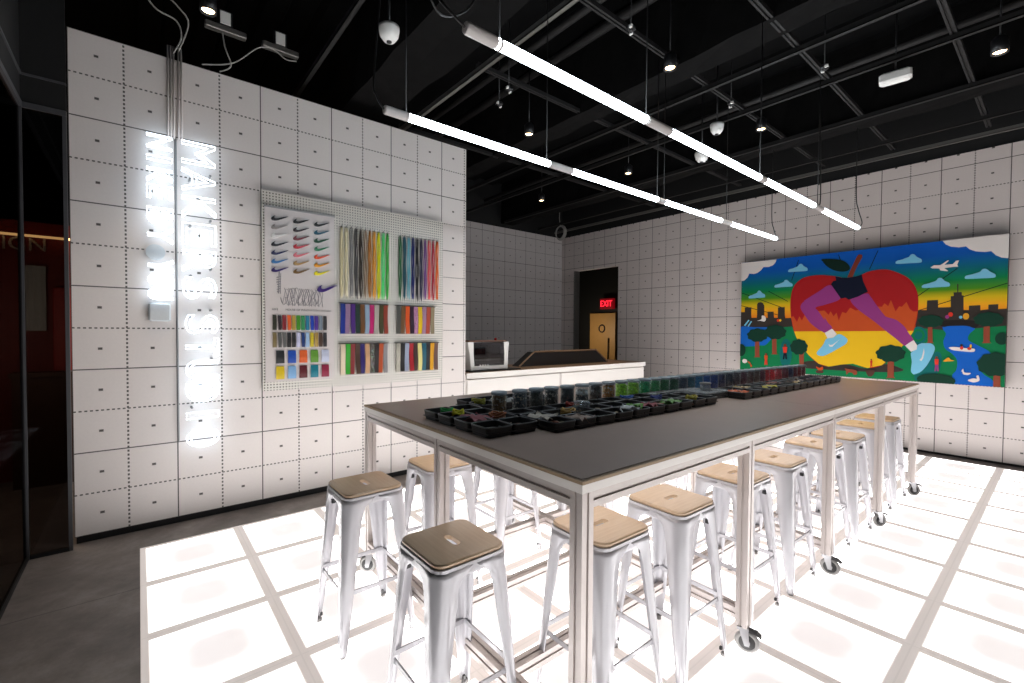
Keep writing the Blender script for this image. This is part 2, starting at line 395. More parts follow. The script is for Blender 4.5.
# ------------------------------------------------------------------ ceiling structure
def beam(x0, x1, z0, z1, lab, y0=-24, y1=15.6):
    b = MB()
    rings = []
    for k in range(41):
        y = y0 + (y1 - y0) * k / 40; j = lambda: random.uniform(-.05, .05)
        rings.append([(x0 + j(), y, z0 + j()), ((x0 + x1) / 2, y, z0 + j()), (x1 + j(), y, z0 + j()), (x1 + j(), y, z1), (x0 + j(), y, z1)])
    b.loft(rings, smooth=False); obj('ceiling_beam', b, BEAM, label=lab, cat='beam')
beam(6.65, 8.25, 12.55, 15.4, 'wide black fireproofed beam nearest the camera, above the first smoke detector')
beam(13.4, 14.3, 12.75, 15.4, 'black fireproofed beam crossing above the middle of the table')
beam(21.4, 22.4, 12.7, 15.4, 'black fireproofed beam nearest the mural wall')
def channel_y(x, z, lab, y0=-22, y1=10.5, w=.07, m=None):
    b = MB().box(x - w, y0, z, x + w, y1, z + .03).box(x - w, y0, z, x - w + .02, y1, z + .14).box(x + w - .02, y0, z, x + w, y1, z + .14)
    obj('ceiling_channel', b, m or STRUT, label=lab, cat='ceiling rail')
def channel_x(y, z, lab, x0=0, x1=27, w=.045):
    b = MB()
    b.box(x0, y - w - .03, z, x1, y - w + .02, z + .12).box(x0, y + w - .02, z, x1, y + w + .03, z + .12).box(x0, y - w, z + .05, x1, y + w, z + .09)
    obj('ceiling_channel', b, STRUT, label=lab, cat='ceiling rail')
names = ['above the left display wall', 'crossing over the near ends of the light tubes', 'crossing over the middle of the light tubes', 'passing behind the downlights of the second row', 'next towards the mural from the second downlight row', 'second from the mural wall', 'closest to the mural wall']
for x, nm in zip((5.3, 9.1, 15.2, 17.7, 21.3, 24.6, 26.3), names):
    channel_y(x, 12.62 if x < 25 else 12.55, 'long black ceiling channel ' + nm, m=(GALV if x in (9.1, 26.3) else None))
for y, x0, x1, nm in ((-3.7, 9, 26, 'over the counter side of the table'), (-7.5, 5.4, 26, 'directly over the rear light tube'), (-10.05, 5.4, 26, 'running beside the front light tube'), (-12.85, 5.4, 26, 'on the right near the mural cloud'), (1.5, 9, 26, 'over the recess')):
    channel_x(y, 12.76, 'twin-edged black ceiling channel ' + nm, x0, x1)
for k, (x, z) in enumerate(((11.2, 14.2), (12.6, 14.5), (19.6, 13.9), (23.4, 14.3))):
    obj('ceiling_pipe', MB().tube([(x, -22, z), (x, 10.5, z)], .12 + .03 * (k % 2), 10), STRUT, label='black pipe under the ceiling, ' + ('first', 'second', 'third', 'fourth')[k] + ' counted from the camera', cat='pipe')
for k, x in enumerate([1.2 + 1.55 * i for i in range(17)]):
    if k == 0: dk = MB()
    dk.prism([(x, 15.5), (x + .12, 15.2), (x + .7, 15.2), (x + .82, 15.5)], -22, 10.9, 'y')
struct('trim_5', dk, BLACKC, 'ribs of the black corrugated deck')

# downlights
def downlight():
    t = thing('downlight', '', 'downlight')
    obj('housing', MB().lathe([(.12, .06), (.155, 0), (.17, 0), (.17, .35), (.1, .42)], n=20), BLACKP, t)
    obj('lamp', MB().lathe([(.02, .04), (.125, .04), (.12, .05)], n=20), emis('warm_lamp', (255, 214, 160), 14), t, label='warm lit lamp face')
    obj('stem', MB().tube([(0, 0, .4), (0, 0, 3.2)], .02, 6), BLACKP, t)
    return t
dl = downlight()
spots = [((2.52, -2.33, 12.2), 'warm downlight over the top of the neon signs'), ((12.56, -7.82, 12.2), 'warm downlight between the two light tubes, nearest the camera'),
         ((12.39, -2.18, 12.2), 'warm downlight left of the rear light tube beside the hanging sensors'), ((18.6, -2.01, 12.2), 'warm downlight just above the rear tube, left of the front tube connector'),
         ((18.54, 3.72, 12.2), 'small warm downlight above the counter recess'), ((18.39, -13.63, 12.2), 'warm downlight near the top right corner of the photo'), ((18.43, -7.82, 12.2), 'warm downlight right of the white smoke dome over the far table end')]
for i, (p, l) in enumerate(spots):
    if i == 0: dl.location = W(*p); dl['label'] = l; dl['group'] = 'warm ceiling downlights'
    else: dup(dl, p, 0, l, 'warm ceiling downlights')
def dome(p, lab, r=.24):
    t = thing('smoke_detector', lab, 'smoke detector', p)
    obj('dome', MB().lathe([(.02, -.12), (r * .55, -.10), (r * .9, .02), (r, .16), (r, .24)], n=24), WHITEP, t)
    obj('lens', MB().lathe([(.02, -.15), (.06, -.14), (.07, -.08)], n=12), BLACKP, t)
    obj('stem', MB().tube([(0, 0, .2), (0, 0, 3.1)], .03, 6), BLACKP, t)
dome((6.06, -4.15, 12.2), 'white dome smoke detector above the display wall', .25)
dome((17.31, -6.77, 12.2), 'white dome detector to the right of the front light tube', .23)
dome((17.9, -5.9, 11.6), 'pale disc partly hidden behind the front light tube', .25)
t = thing('emergency_light', 'white rectangular unit hanging on a rod from the black ceiling at right', 'ceiling unit', (17.76, -11.66, 12.2))
obj('unit_body', MB().box(-.17, -.36, -.14, .17, .36, .14, b=.05).rot(R(8)), WHITEP, t)
obj('rod', MB().tube([(0, 0, .13), (0, 0, 3.2)], .02, 6), BLACKP, t)
for p, l in (((9.86, -4.13, 12.2), 'small black and white ceiling sensor left of the front tube'), ((10.19, -3.23, 12.2), 'pair of small white spots of a sensor just above the rear tube'), ((10.4, -8.11, 12.2), 'small sensor with white tabs above the front tube'),
             ((15.82, -7.97, 12.2), 'small grey sensor above the white dome at the middle'), ((15.79, -10.52, 12.2), 'small grey sensor left of the white rectangular unit')):
    t = thing('ceiling_sensor', l, 'sensor', p, group='small ceiling sensors')
    obj('sensor_body', MB().box(-.11, -.08, 0, .11, .08, .10, b=.02).lathe([(.04, -.04), (.06, 0), (.06, .02)], n=12), BLACKP, t)
    obj('tab', MB().box(-.14, -.12, -.02, -.09, -.04, .04), WHITEP, t); obj('tab', MB().box(.09, .04, -.02, .14, .12, .04), WHITEP, t)
    obj('rod', MB().tube([(0, 0, .1), (0, 0, 3.2)], .015, 6), BLACKP, t)
b = MB()
for k in range(4):
    rr = .42 + .03 * k
    b.tube([(24.9 + .05 * k, 8.6 + rr * math.cos(a * math.pi / 12), 12.15 + rr * 1.05 * math.sin(a * math.pi / 12)) for a in range(24)], .03, 6, loop=True)
b.tube([(24.95, 8.6, 12.6), (24.95, 8.7, 13.2), (24.95, 8.6, 15.4)], .03, 6)
obj('cable_coil', b, WCABLE, label='coil of grey cable hanging at the far corner of the recess', cat='cable')

# ------------------------------------------------------------------ linear tube lights over the table
TUBEM = emis('cool_tube_light', (232, 246, 255), 17.0)
CAPM = plain('tube_end_cap', (205, 200, 198), .4)
def tube_light(y, segs, lab, x0, x1, wires):
    t = thing('tube_light', lab, 'tube light', ((x0 + x1) / 2, y, 8.83), group='linear tube lights over the table')
    cx = (x0 + x1) / 2
    for a, c, lit in segs:
        b = MB(); n = 14
        if lit:
            b.tube([(a - cx, 0, .07), (c - cx, 0, .07)], .072, n); obj('lamp_tube', b, TUBEM, t, label='glowing white tube section')
        else:
            b.tube([(a - cx, 0, .07), (a + .03 - cx, 0, .07), (c - .03 - cx, 0, .07), (c - cx, 0, .07)], [.07, .08, .08, .07], n); obj('connector', b, CAPM, t)
    for i, x in enumerate(wires):
        obj('suspension_wire', MB().tube([(x - cx, 0, .14), (x - cx, 0, 4.1)], .012, 5), CABLE if i else BLACKP, t)
        obj('clip', MB().tube([(x - .02 - cx, 0, .07), (x + .02 - cx, 0, .07)], .082, 14), CAPM, t)
    return t
SEG1 = [(4.63, 5.10, 0), (5.10, 8.66, 1), (8.66, 9.46, 0), (9.46, 13.08, 1), (13.08, 13.47, 0), (13.47, 17.0, 1), (17.0, 17.75, 0), (17.75, 21.72, 1), (21.72, 21.82, 0)]
SEG2 = [(4.52, 5.03, 0), (5.03, 8.53, 1), (8.53, 9.31, 0), (9.31, 13.37, 1), (13.37, 13.72, 0), (13.72, 17.25, 1), (17.25, 18.05, 0), (18.05, 21.85, 1), (21.85, 21.96, 0)]
tube_light(-7.12, SEG1, 'rear linear tube light, the lower of the two in the photo', 4.63, 21.82, (5.05, 8.6, 13.1, 13.45, 17.4))
tube_light(-9.87, SEG2, 'front linear tube light, the upper of the two in the photo', 4.52, 21.96, (5.08, 8.5, 13.4, 17.6))
def cable(pts, lab, m=CABLE, r=.017, name='power_cable'):
    obj(name, MB().tube(catmull(pts, False, 6), r, 6), m, label=lab, cat='cable')
cable([(4.52, -9.87, 8.9), (4.25, -9.8, 9.1), (4.15, -9.5, 9.5), (4.5, -9.3, 9.35), (5.0, -9.25, 9.7), (5.2, -9.2, 10.4), (5.3, -9.2, 12.6)], 'black power cable looping from the near end of the front tube')
cable([(4.63, -7.12, 8.9), (4.5, -7.1, 9.1), (4.5, -7.0, 9.6), (4.8, -6.9, 12.6)], 'black power cable at the near end of the rear tube')
cable([(21.96, -9.87, 8.92), (22.1, -9.95, 9.1), (22.0, -9.85, 9.6), (21.9, -9.8, 10.2), (21.9, -9.8, 12.6)], 'black power cable at the far end of the front tube')
cable([(21.82, -7.12, 8.92), (21.7, -7.05, 9.3), (21.6, -7.0, 9.9), (21.65, -7.0, 12.6)], 'black power cable at the far end of the rear tube')
cable([(17.7, -9.87, 8.98), (17.75, -9.9, 9.4), (17.7, -9.85, 12.6)], 'black power cable at the third connector of the front tube')

# ------------------------------------------------------------------ neon signs
NEON = emis('white_neon', (222, 240, 255), 4.2)
def neon_word(txt, x0, x1, z0, z1, parent, ox, oz):
    """letters turned a quarter clockwise so that the word reads downward; x0..x1 cap height, z1 top, z0 bottom"""
    n = len(txt); step = (z1 - z0) / n
    for k, ch in enumerate(txt):
        m = text_mb(ch, 1.0, outline=.001)
        xs = [v[0] for v in m.v]; zs = [v[2] for v in m.v]
        w0, w1, h0, h1 = min(xs), max(xs), min(zs), max(zs)
        c = bpy.data.curves.new('t', 'FONT'); c.body = ch; c.size = 1.0; c.fill_mode = 'NONE'; c.resolution_u = 5
        o = bpy.data.objects.new('t', c); COL.objects.link(o)
        me = bpy.data.meshes.new_from_object(o.evaluated_get(bpy.context.evaluated_depsgraph_get()))
        pts = [v.co.copy() for v in me.vertices]; ed = [tuple(e.vertices) for e in me.edges]
        bpy.data.objects.remove(o)
        lo = [min(p.x for p in pts), min(p.y for p in pts)]; hi = [max(p.x for p in pts), max(p.y for p in pts)]
        wz = step * (.80 if ch != 'I' else .26); zc = z1 - step * (k + .5)
        def mp(p):
            tx = (p.x - lo[0]) / max(hi[0] - lo[0], 1e-6); ty = (p.y - lo[1]) / max(hi[1] - lo[1], 1e-6)
            return (x0 + ty * (x1 - x0) - ox, 0, zc + wz / 2 - tx * wz - oz)
        # follow the outline loops
        adj = {}
        for a, bb in ed: adj.setdefault(a, []).append(bb); adj.setdefault(bb, []).append(a)
        seen = set(); b = MB()
        for s0 in adj:
            if s0 in seen: continue
            loop = [s0]; seen.add(s0); cur = s0
            while True:
                nx = [q for q in adj[cur] if q not in seen]
                if not nx: break
                cur = nx[0]; seen.add(cur); loop.append(cur)
            L = [mp(pts[i]) for i in loop]
            L = [q for i, q in enumerate(L) if (Vector(q) - Vector(L[i - 1])).length > .004]
            if len(L) > 2: b.tube(L, .015, 6, loop=True)
        bpy.data.meshes.remove(me)
        obj('neon_letter', b, NEON, parent, label='glowing letter ' + ch)
t = thing('neon_sign', 'glowing white neon lettering NIKE BY YOU reading downward, the left and shorter one', 'neon sign', (1.68, -.22, 5.6))
for w, a, c in (('NIKE', 8.24, 9.92), ('BY', 7.12, 8.1), ('YOU', 5.70, 6.78)): neon_word(w, 1.42, 1.93, a, c, t, 1.68, 5.6)
obj('backing_disc', MB().tube([(-.10, .17, 1.35), (-.10, .22, 1.35)], .20, 20), plain('grey_mount', (215, 219, 222), .5), t)
obj('transformer', MB().box(-.26, .08, -.42, .2, .21, .06, b=.04), plain('grey_mount', (150, 156, 160), .5), t)
t = thing('neon_sign', 'glowing white neon lettering MAKERS STUDIO reading downward, the right and longer one', 'neon sign', (2.5, -.22, 1.7))
neon_word('MAKERS', 2.13, 2.86, 5.72, 9.96, t, 2.5, 1.7); neon_word('STUDIO', 2.18, 2.9, 1.78, 5.42, t, 2.5, 1.7)
for zz in (8.9, 7.7, 6.4, 5.3, 4.0, 2.9):
    obj('standoff', MB().tube([(-.2, .01, zz - 1.7), (-.2, .21, zz - 1.7)], .03, 8), GREYP, t)
    obj('standoff', MB().tube([(.25, .01, zz - 1.5), (.25, .21, zz - 1.5)], .03, 8), GREYP, t)
for i, x in enumerate((1.87, 1.93, 1.99, 2.09, 2.15)):
    obj('conduit', MB().tube([(x, -.05, 9.93), (x, -.05, 12.3)], .022, 8), ALU, label=('first', 'second', 'third', 'fourth', 'fifth')[i] + ' of the five thin conduits from the left above the neon signs', cat='conduit', group='conduits above the neon signs')
obj('conduit', MB().tube([(2.02, -.05, 2.0), (2.02, -.05, 9.95)], .018, 8), GREYP, label='long thin conduit between the two neon signs', cat='conduit')
for x, l in ((3.13, 'left'), (4.48, 'right')):
    t = thing('light_driver', l + ' grey driver box with a white sticker above the display wall', 'driver box', (x, -.25, 13.0))
    obj('driver_case', MB().box(-.48, -.1, 0, .48, .1, .16, b=.02), GALV, t); obj('sticker', MB().box(-.14, -.13, .18, .1, -.1, .5), WHITEP, t, label='white sticker')
    obj('junction_box', MB().box(-.2, -.09, .16, .16, .14, .55), BLACKP, t)
cable([(1.2, -.3, 13.6), (1.6, -.3, 13.0), (2.05, -.2, 12.9), (2.15, -.2, 12.5), (1.98, -.1, 12.1)], 'grey cable dropping to the conduits above the neon signs', WCABLE, .02)
cable([(1.7, -.3, 13.5), (2.1, -.3, 13.2), (2.3, -.25, 12.9), (2.1, -.1, 12.2)], 'second grey cable bending into the neon conduits', WCABLE, .02)
cable([(2.6, -.1, 12.05), (3.3, -.2, 12.3), (3.9, -.3, 12.9), (4.3, -.3, 13.0), (4.6, -.3, 12.85), (4.9, -.3, 12.9)], 'long grey cable swinging up to the right driver box', WCABLE, .018)
cable([(3.0, -.05, 12.02), (3.25, -.2, 12.2), (3.1, -.3, 12.6), (3.05, -.25, 13.0)], 'short grey cable under the left driver box', WCABLE, .018)
# ------------------------------------------------------------------ pegboard display on the left wall
obj('pegboard', MB().box(4.0, -.12, 3.2, 9.98, -.06, 9.02).box(4.05, -.06, 3.3, 4.15, 0, 8.9).box(9.8, -.06, 3.3, 9.9, 0, 8.9), PEG, label='large white pegboard with samples hung on the panel wall', cat='pegboard')
t = thing('sample_board', 'pale plastic sheet carrying the tick shapes and leather swatches, left on the pegboard', 'sample board', (5.04, -.12, 3.45))
SHEET = plain('pale_clear_sheet', (214, 206, 204), .3, 0, .04, 5)
obj('sheet', MB().box(-.98, -.03, 0, .99, 0, 5.1), SHEET, t)
obj('top_channel', MB().box(-.99, -.06, 5.08, 1.0, .01, 5.14), GREYP, t)
b = MB()
random.seed(3)
for k in range(11):       # scribbled drawing
    cx = -.5 + k * .095 + random.uniform(-.03, .03)
    b.tube(catmull([(cx, -.035, 2.33 + .16 * (k % 2)), (cx + .09, -.035, 2.72 + random.uniform(-.08, .08)), (cx + .17, -.035, 2.66), (cx + .12, -.035, 2.4), (cx + .02, -.035, 2.28), (cx - .05, -.035, 2.5)], True, 4), .007, 4, loop=True)
    b.tube(catmull([(cx + .05, -.035, 2.78), (cx + .14, -.035, 2.5 + random.uniform(-.06, .1)), (cx + .16, -.035, 2.25)], False, 3), .008, 4)
for k in range(7): b.tube([(-.67 + random.uniform(-.01, .01), -.035, 2.65 + .07 * k), (-.57, -.035, 2.68 + .07 * k)], .012, 4)
b.tube([(-.62, -.035, 2.6), (-.6, -.035, 3.3)], .014, 4); b.tube([(-.57, -.035, 2.6), (-.56, -.035, 3.2)], .008, 4)
obj('drawing', b, plain('pencil_grey', (150, 146, 150), .7), t, label='grey pencil drawing')
b = MB()
for txt, x, s in (('NIKE', -.72, .075), ('HOUSE OF INNOVATION', .05, .085), ('NYC/650', .72, .08)):
    m = shift(text_mb(txt, s, extrude=.002), x, -.036, 2.13); b.add(m.v, m.f)
obj('caption', b, plain('dark_print', (70, 66, 64), .7), t, label='small dark caption lettering')
SW = catmull([(1, 1), (.62, .70), (.36, .45), (.24, .40), (.18, .5), (.19, .68), (.235, .86), (.12, .72), (.03, .48), (0, .25), (.05, .06), (.17, 0), (.33, .06), (.6, .38)], True, 4)
def par(x, z, y):      # set back from the board by the depth of the sample itself
    return x + y * (x - 1.23) / 14.88, z + y * (z - 4.985) / 14.88
def tick(name, x, z, w, h, rgb, lab, grp, m=None, y=-.15):
    x, z = par(x, z, y)
    b = MB().prism([((p[0] - .5) * w, p[1] * h) for p in SW], -.02, .02)
    o = obj(name, b, m or plain('tick_%d_%d_%d' % rgb, rgb, .4), world=False, label=lab, cat='tick', group=grp, loc=W(x, y - .02, z)); return o
cols = [[('black', (18, 18, 20)), ('grey', (150, 142, 138)), ('white', (236, 234, 232)), ('near-black', (26, 26, 34)), ('navy', (24, 26, 78)), ('mid blue', (40, 110, 170)), ('purple', (50, 28, 100))],
        [('black', (20, 18, 20)), ('very dark brown', (38, 22, 26)), ('maroon', (112, 14, 30)), ('red', (190, 24, 44)), ('pink', (222, 110, 120)), ('tan', (176, 140, 84)), ('olive brown', (118, 84, 30))],
        [('black', (16, 18, 20)), ('teal', (10, 84, 108)), ('dark green', (12, 78, 48)), ('green', (16, 118, 72)), ('red-orange', (232, 80, 30)), ('amber', (238, 160, 20)), ('yellow', (240, 226, 10))]]
for ci, (x, cn) in enumerate(((4.49, 'left'), (5.09, 'middle'), (5.69, 'right'))):
    for ri, (n, rgb) in enumerate(cols[ci]):
        tick('tick_shape', x, 8.20 - .252 * ri, .46, .17, rgb, '%s tick shape in the %s column of the sample board' % (n, cn), 'coloured tick samples')
tick('tick_shape', 5.86, 6.17, .62, .26, (62, 30, 120), 'large purple and black tick shape below the small ones', 'coloured tick samples')
r1 = [('black and olive flecked', (40, 42, 20)), ('black with pink fleck', (38, 14, 26)), ('dark red', (128, 22, 32)), ('orange', (226, 96, 32)), ('ochre', (176, 150, 60)), ('grass green', (62, 140, 22)), ('sea green', (46, 140, 84)), ('teal blue', (8, 116, 150)), ('royal blue', (14, 60, 176)), ('violet', (76, 40, 140)), ('blue-grey', (120, 132, 146)), ('charcoal', (48, 46, 48))]
r2 = [('tan snakeskin', (140, 122, 80)), ('grey snakeskin', (92, 92, 90)), ('grey speckled', (110, 110, 108)), ('black', (28, 28, 30)), ('matt black', (34, 32, 34)), ('silver white', (196, 196, 226)), ('dark blue marbled', (14, 50, 110)), ('pale blue', (160, 190, 224)), ('yellow', (196, 176, 30)), ('gold tan', (172, 140, 70)), ('brown', (66, 44, 32)), ('dark grey', (40, 38, 42))]
def sample(name, x, z, w, h, rgb, lab, grp, cut=0, var=.15, y=-.16):
    x, z = par(x, z, y)
    p = [(-w / 2, h), (w / 2, h * .99), (w / 2 * (1 + .08 * cut), 0 if cut != 2 else .05), (-w / 2 * (.55 if cut == 2 else 1.05), 0)]
    b = MB(); n = 6; rings = []
    for k in range(n + 1):      # gently bowed strip
        f = k / n; yy = -.02 - .02 * math.sin(f * math.pi)
        xa = p[3][0] + (p[0][0] - p[3][0]) * f; xb = p[2][0] + (p[1][0] - p[2][0]) * f
        rings.append([(xa, yy, h * f), (xb, yy, h * f), (xb, yy + .012, h * f), (xa, yy + .012, h * f)])
    b.loft(rings)
    return obj(name, b, plain('leather_%d_%d_%d' % rgb, rgb, .42, 0, var, 120), world=False, label=lab, cat='swatch', group=grp, loc=W(x, y, z))
for k in range(12):
    x = 4.27 + .065 + k * (1.57 - .13) / 11
    sample('leather_swatch', x, 4.98, .10, .44, r1[k][1], 'small %s leather swatch in the upper strip row of the sample board' % r1[k][0], 'small leather swatches', 2 if k in (1, 3, 8) else 1, .5 if k < 2 else .15)
    sample('leather_swatch', x, 4.46, .10, .44, r2[k][1], 'small %s leather swatch in the lower strip row of the sample board' % r2[k][0], 'small leather swatches', 2 if k in (1, 2, 6) else 1, .5 if k < 3 else .15)
r3 = [('black', (26, 30, 32)), ('blue', (14, 72, 170)), ('orange', (214, 92, 30)), ('green', (92, 146, 40)), ('silver lavender', (196, 202, 224))]
r4 = [('yellow', (216, 188, 24)), ('light blue', (130, 176, 220)), ('dark red', (92, 14, 30)), ('teal', (8, 122, 140)), ('crimson', (140, 26, 60))]
for k in range(5):
    x = 4.48 + k * .325
    sample('leather_swatch', x, 3.98, .215, .38, r3[k][1], 'wide %s leather swatch in the upper row of five' % r3[k][0], 'wide leather swatches', 1)
    sample('leather_swatch', x, 3.51, .215, .38, r4[k][1], 'wide %s leather swatch in the bottom row of five' % r4[k][0], 'wide leather swatches', 1)
# shoelaces on hooks
la = [('cream', (206, 196, 160)), ('pale cream', (218, 208, 176)), ('grey', (128, 128, 128)), ('dark grey', (78, 76, 76)), ('brown-black', (52, 44, 38)), ('taupe', (140, 120, 100)), ('golden brown', (168, 110, 40)), ('orange', (226, 150, 40)), ('neon yellow', (214, 246, 10)), ('mint green', (90, 214, 130)), ('bright green', (50, 170, 60))]
lb = [('dark green', (30, 96, 56)), ('petrol', (34, 84, 98)), ('light blue', (108, 176, 190)), ('navy', (34, 42, 106)), ('black', (30, 30, 34)), ('slate', (60, 60, 84)), ('purple', (120, 80, 140)), ('coral pink', (250, 96, 100)), ('red and pink', (178, 54, 70)), ('bright orange', (255, 106, 40))]
def lace(x, z0, z1, nm, rgb, grp, lab):
    m = plain('lace_%d_%d_%d' % rgb, tuple(min(255, int(q * 1.15 + 6)) for q in rgb), .75, 0, .3, 150)
    x, z0 = par(x, z0, -.17); _, z1 = par(x, z1, -.17)
    t = thing('lace_bundle', lab, 'shoelaces', (x, -.17, z0), group=grp)
    b = MB(); rnd = random.Random(int(x * 100)); H = z1 - z0
    for k in range(4):
        ox = (k - 1.5) * .018; ph = rnd.uniform(0, 6); e = rnd.uniform(0, .14)
        pts = [(ox + .012 * math.sin(ph + j * .9) + (.008 * (k - 1.5) * math.sin(j / 14 * math.pi)), -.02 * (k % 2) - .01, H - (H - e) * j / 14) for j in range(15)]
        b.tube(pts, [.010] + [.015] * 13 + [.010], 6)
    obj('laces', b, m, t)
    obj('hook', MB().tube([(0, .06, H + .02), (0, -.06, H + .02), (0, -.09, H + .07)], .012, 6), CHROME, t)
for k, (n, c) in enumerate(la): lace(6.30 + k * .1555, 6.0 - .02 * k * 0, 8.30, n, c, 'shoelaces in the left lace group', '%s shoelaces hanging in the left lace group on the pegboard' % n)
for k, (n, c) in enumerate(lb): lace(8.33 + k * .163, 6.05, 8.28, n, c, 'shoelaces in the right lace group', '%s shoelaces hanging in the right lace group on the pegboard' % n)
# leather straps on rods
rows = [('upper left', 6.26, 7.88, 4.87, 5.83, [('blue', (14, 44, 140)), ('shiny mauve', (150, 118, 150)), ('purple', (74, 32, 120)), ('bottle green', (28, 52, 42)), ('brown', (112, 72, 34)), ('ice blue', (150, 172, 196)), ('magenta', (190, 20, 104)), ('light grey', (180, 174, 164)), ('olive', (70, 66, 34)), ('rust', (148, 60, 40))]),
        ('upper right', 8.20, 9.70, 4.87, 5.83, [('charcoal', (78, 78, 74)), ('bronze', (116, 80, 46)), ('orange', (216, 84, 26)), ('dark plum', (46, 18, 44)), ('patterned pink', (186, 130, 166)), ('yellow', (230, 192, 10)), ('mauve', (164, 126, 152)), ('rust red', (180, 76, 56)), ('taupe', (146, 132, 104))]),
        ('lower left', 6.26, 7.88, 3.54, 4.52, [('cream', (226, 210, 180)), ('bright green', (52, 160, 44)), ('dark red', (136, 46, 50)), ('dark brown', (74, 50, 36)), ('indigo', (46, 34, 106)), ('peach', (206, 160, 120)), ('multicolour dotted', (60, 60, 50)), ('black-brown', (42, 34, 34)), ('rust orange', (182, 80, 40)), ('grey', (142, 138, 140))]),
        ('lower right', 8.18, 9.86, 3.54, 4.52, [('white speckled', (178, 174, 160)), ('black', (28, 28, 30)), ('lavender grey', (156, 164, 186)), ('red', (164, 26, 36)), ('chocolate', (66, 44, 40)), ('pale yellow', (228, 216, 140)), ('teal', (34, 92, 110)), ('dark charcoal', (34, 36, 40)), ('mustard', (222, 160, 30)), ('mauve brown', (112, 82, 74))])]
for rn, x0, x1, z0, z1, cs in rows:
    n = len(cs); st = (x1 - x0) / n
    rx0, rz = par(x0, z1, -.2); rx1 = par(x1, z1, -.2)[0]
    obj('hanging_rod', MB().tube([(rx0 - .04, -.2, rz + .03), (rx1 + .04, -.2, rz + .03)], .016, 6).tube([(rx0 - .02, -.2, rz + .03), (rx0 - .02, -.12, rz + .03)], .014, 6).tube([(rx1 + .02, -.2, rz + .03), (rx1 + .02, -.12, rz + .03)], .014, 6), STRUT, label='thin dark rod holding the %s row of leather straps' % rn, cat='rod')
    for k, (nm, c) in enumerate(cs):
        spk = 'dotted' in nm or 'speckled' in nm or 'patterned' in nm
        x = x0 + st * (k + .5)
        if spk:
            mt_ = NT('dotted_leather'); v = mt_.n('ShaderNodeTexVoronoi'); v.inputs['Scale'].default_value = 110; mt_.l(mt_.objc(), v.inputs['Vector'])
            dk = (230, 225, 215) if 'multi' in nm else (70, 66, 60)
            sel = mt_.M('LESS_THAN', v.outputs['Distance'], .32)
            cc = mt_.mix(.55, lin(dk), v.outputs['Color']) if 'multi' in nm else lin(dk)
            mt_.set(Base_Color=mt_.mix(sel, lin(c), cc), Roughness=.5); m = mt_.m
        else: m = plain('leather_%d_%d_%d' % c, c, .42, 0, .15, 120)
        w = st * .86; H = z1 - z0; b = MB(); rnd = random.Random(k * 7 + int(z0 * 10)); sk = rnd.uniform(-.02, .02); rings = []
        for j in range(9):
            q = j / 8; y = -.02 * math.sin(q * 5 + k); narrow = 1 if q < .8 else (1 - .12 * (q - .8) / .2 * (k % 3))
            rings.append([(-w / 2 + sk * q, y - .01, H * (1 - q)), (w / 2 * narrow + sk * q, y - .025, H * (1 - q)), (w / 2 * narrow + sk * q, y + .0, H * (1 - q)), (-w / 2 + sk * q, y + .015, H * (1 - q))])
        b.loft(rings)
        t = thing('leather_strap', '%s leather strap hanging in the %s row of straps' % (nm, rn), 'leather strap', (*[par(x, z0, -.2)[0], -.2, par(x, z0, -.2)[1]],), group='leather straps in the %s row' % rn)
        obj('strap', b, m, t)
        obj('ring', MB().tube([(0, .028 * math.cos(a * math.pi / 5), H + .012 + .028 * math.sin(a * math.pi / 5)) for a in range(10)], .007, 5, loop=True), CHROME, t)

# ------------------------------------------------------------------ counter in the recess
t = thing('service_counter', 'long white counter with a wooden top standing in the recess', 'counter', (17.1, 1.4, -ZF))
b = MB().box(-5.95, -1.3, 0.2, 5.9, 1.3, 3.42); obj('cabinet_body', b, WHITEL, t)
for x0, x1 in ((-5.9, -.765), (-.635, 5.86)):
    obj('front_panel', MB().box(x0, -1.38, .25, x1, -1.3, 3.22, b=.015), WHITEL, t)
obj('trim_strip', MB().box(-.765, -1.365, .25, -.635, -1.31, 3.22), ALU, t)
obj('countertop', MB().box(-5.97, -1.40, 3.42, 5.93, 1.35, 3.5, b=.015), [OAK], t, label='brown wooden top')
obj('top_edge', MB().box(-5.97, -1.43, 3.27, 5.93, -1.39, 3.49), WHITEL, t, label='white front edge')
obj('plinth', MB().box(-5.85, -1.2, 0, 5.8, 1.2, .2), BLACKW, t)
t = thing('black_display_case', 'low black case with sloping sides and wooden rim on the recess counter', 'case', (18.0, 1.9, 3.33))
bot = [(-3.1, -.7, 0), (3.2, -.7, 0), (3.2, -.1, 0), (-3.1, -.1, 0)]; top = [(-2.1, -.6, .66), (2.35, -.6, .66), (2.35, -.1, .66), (-2.1, -.1, .66)]
obj('case_body', MB().loft([bot, top]), BLACKP, t)
obj('wooden_rim', MB().tube([(-3.14, -.7, .02), (-2.12, -.62, .68), (2.37, -.62, .68), (3.24, -.7, .02)], .045, 4, smooth=False), OAK, t)
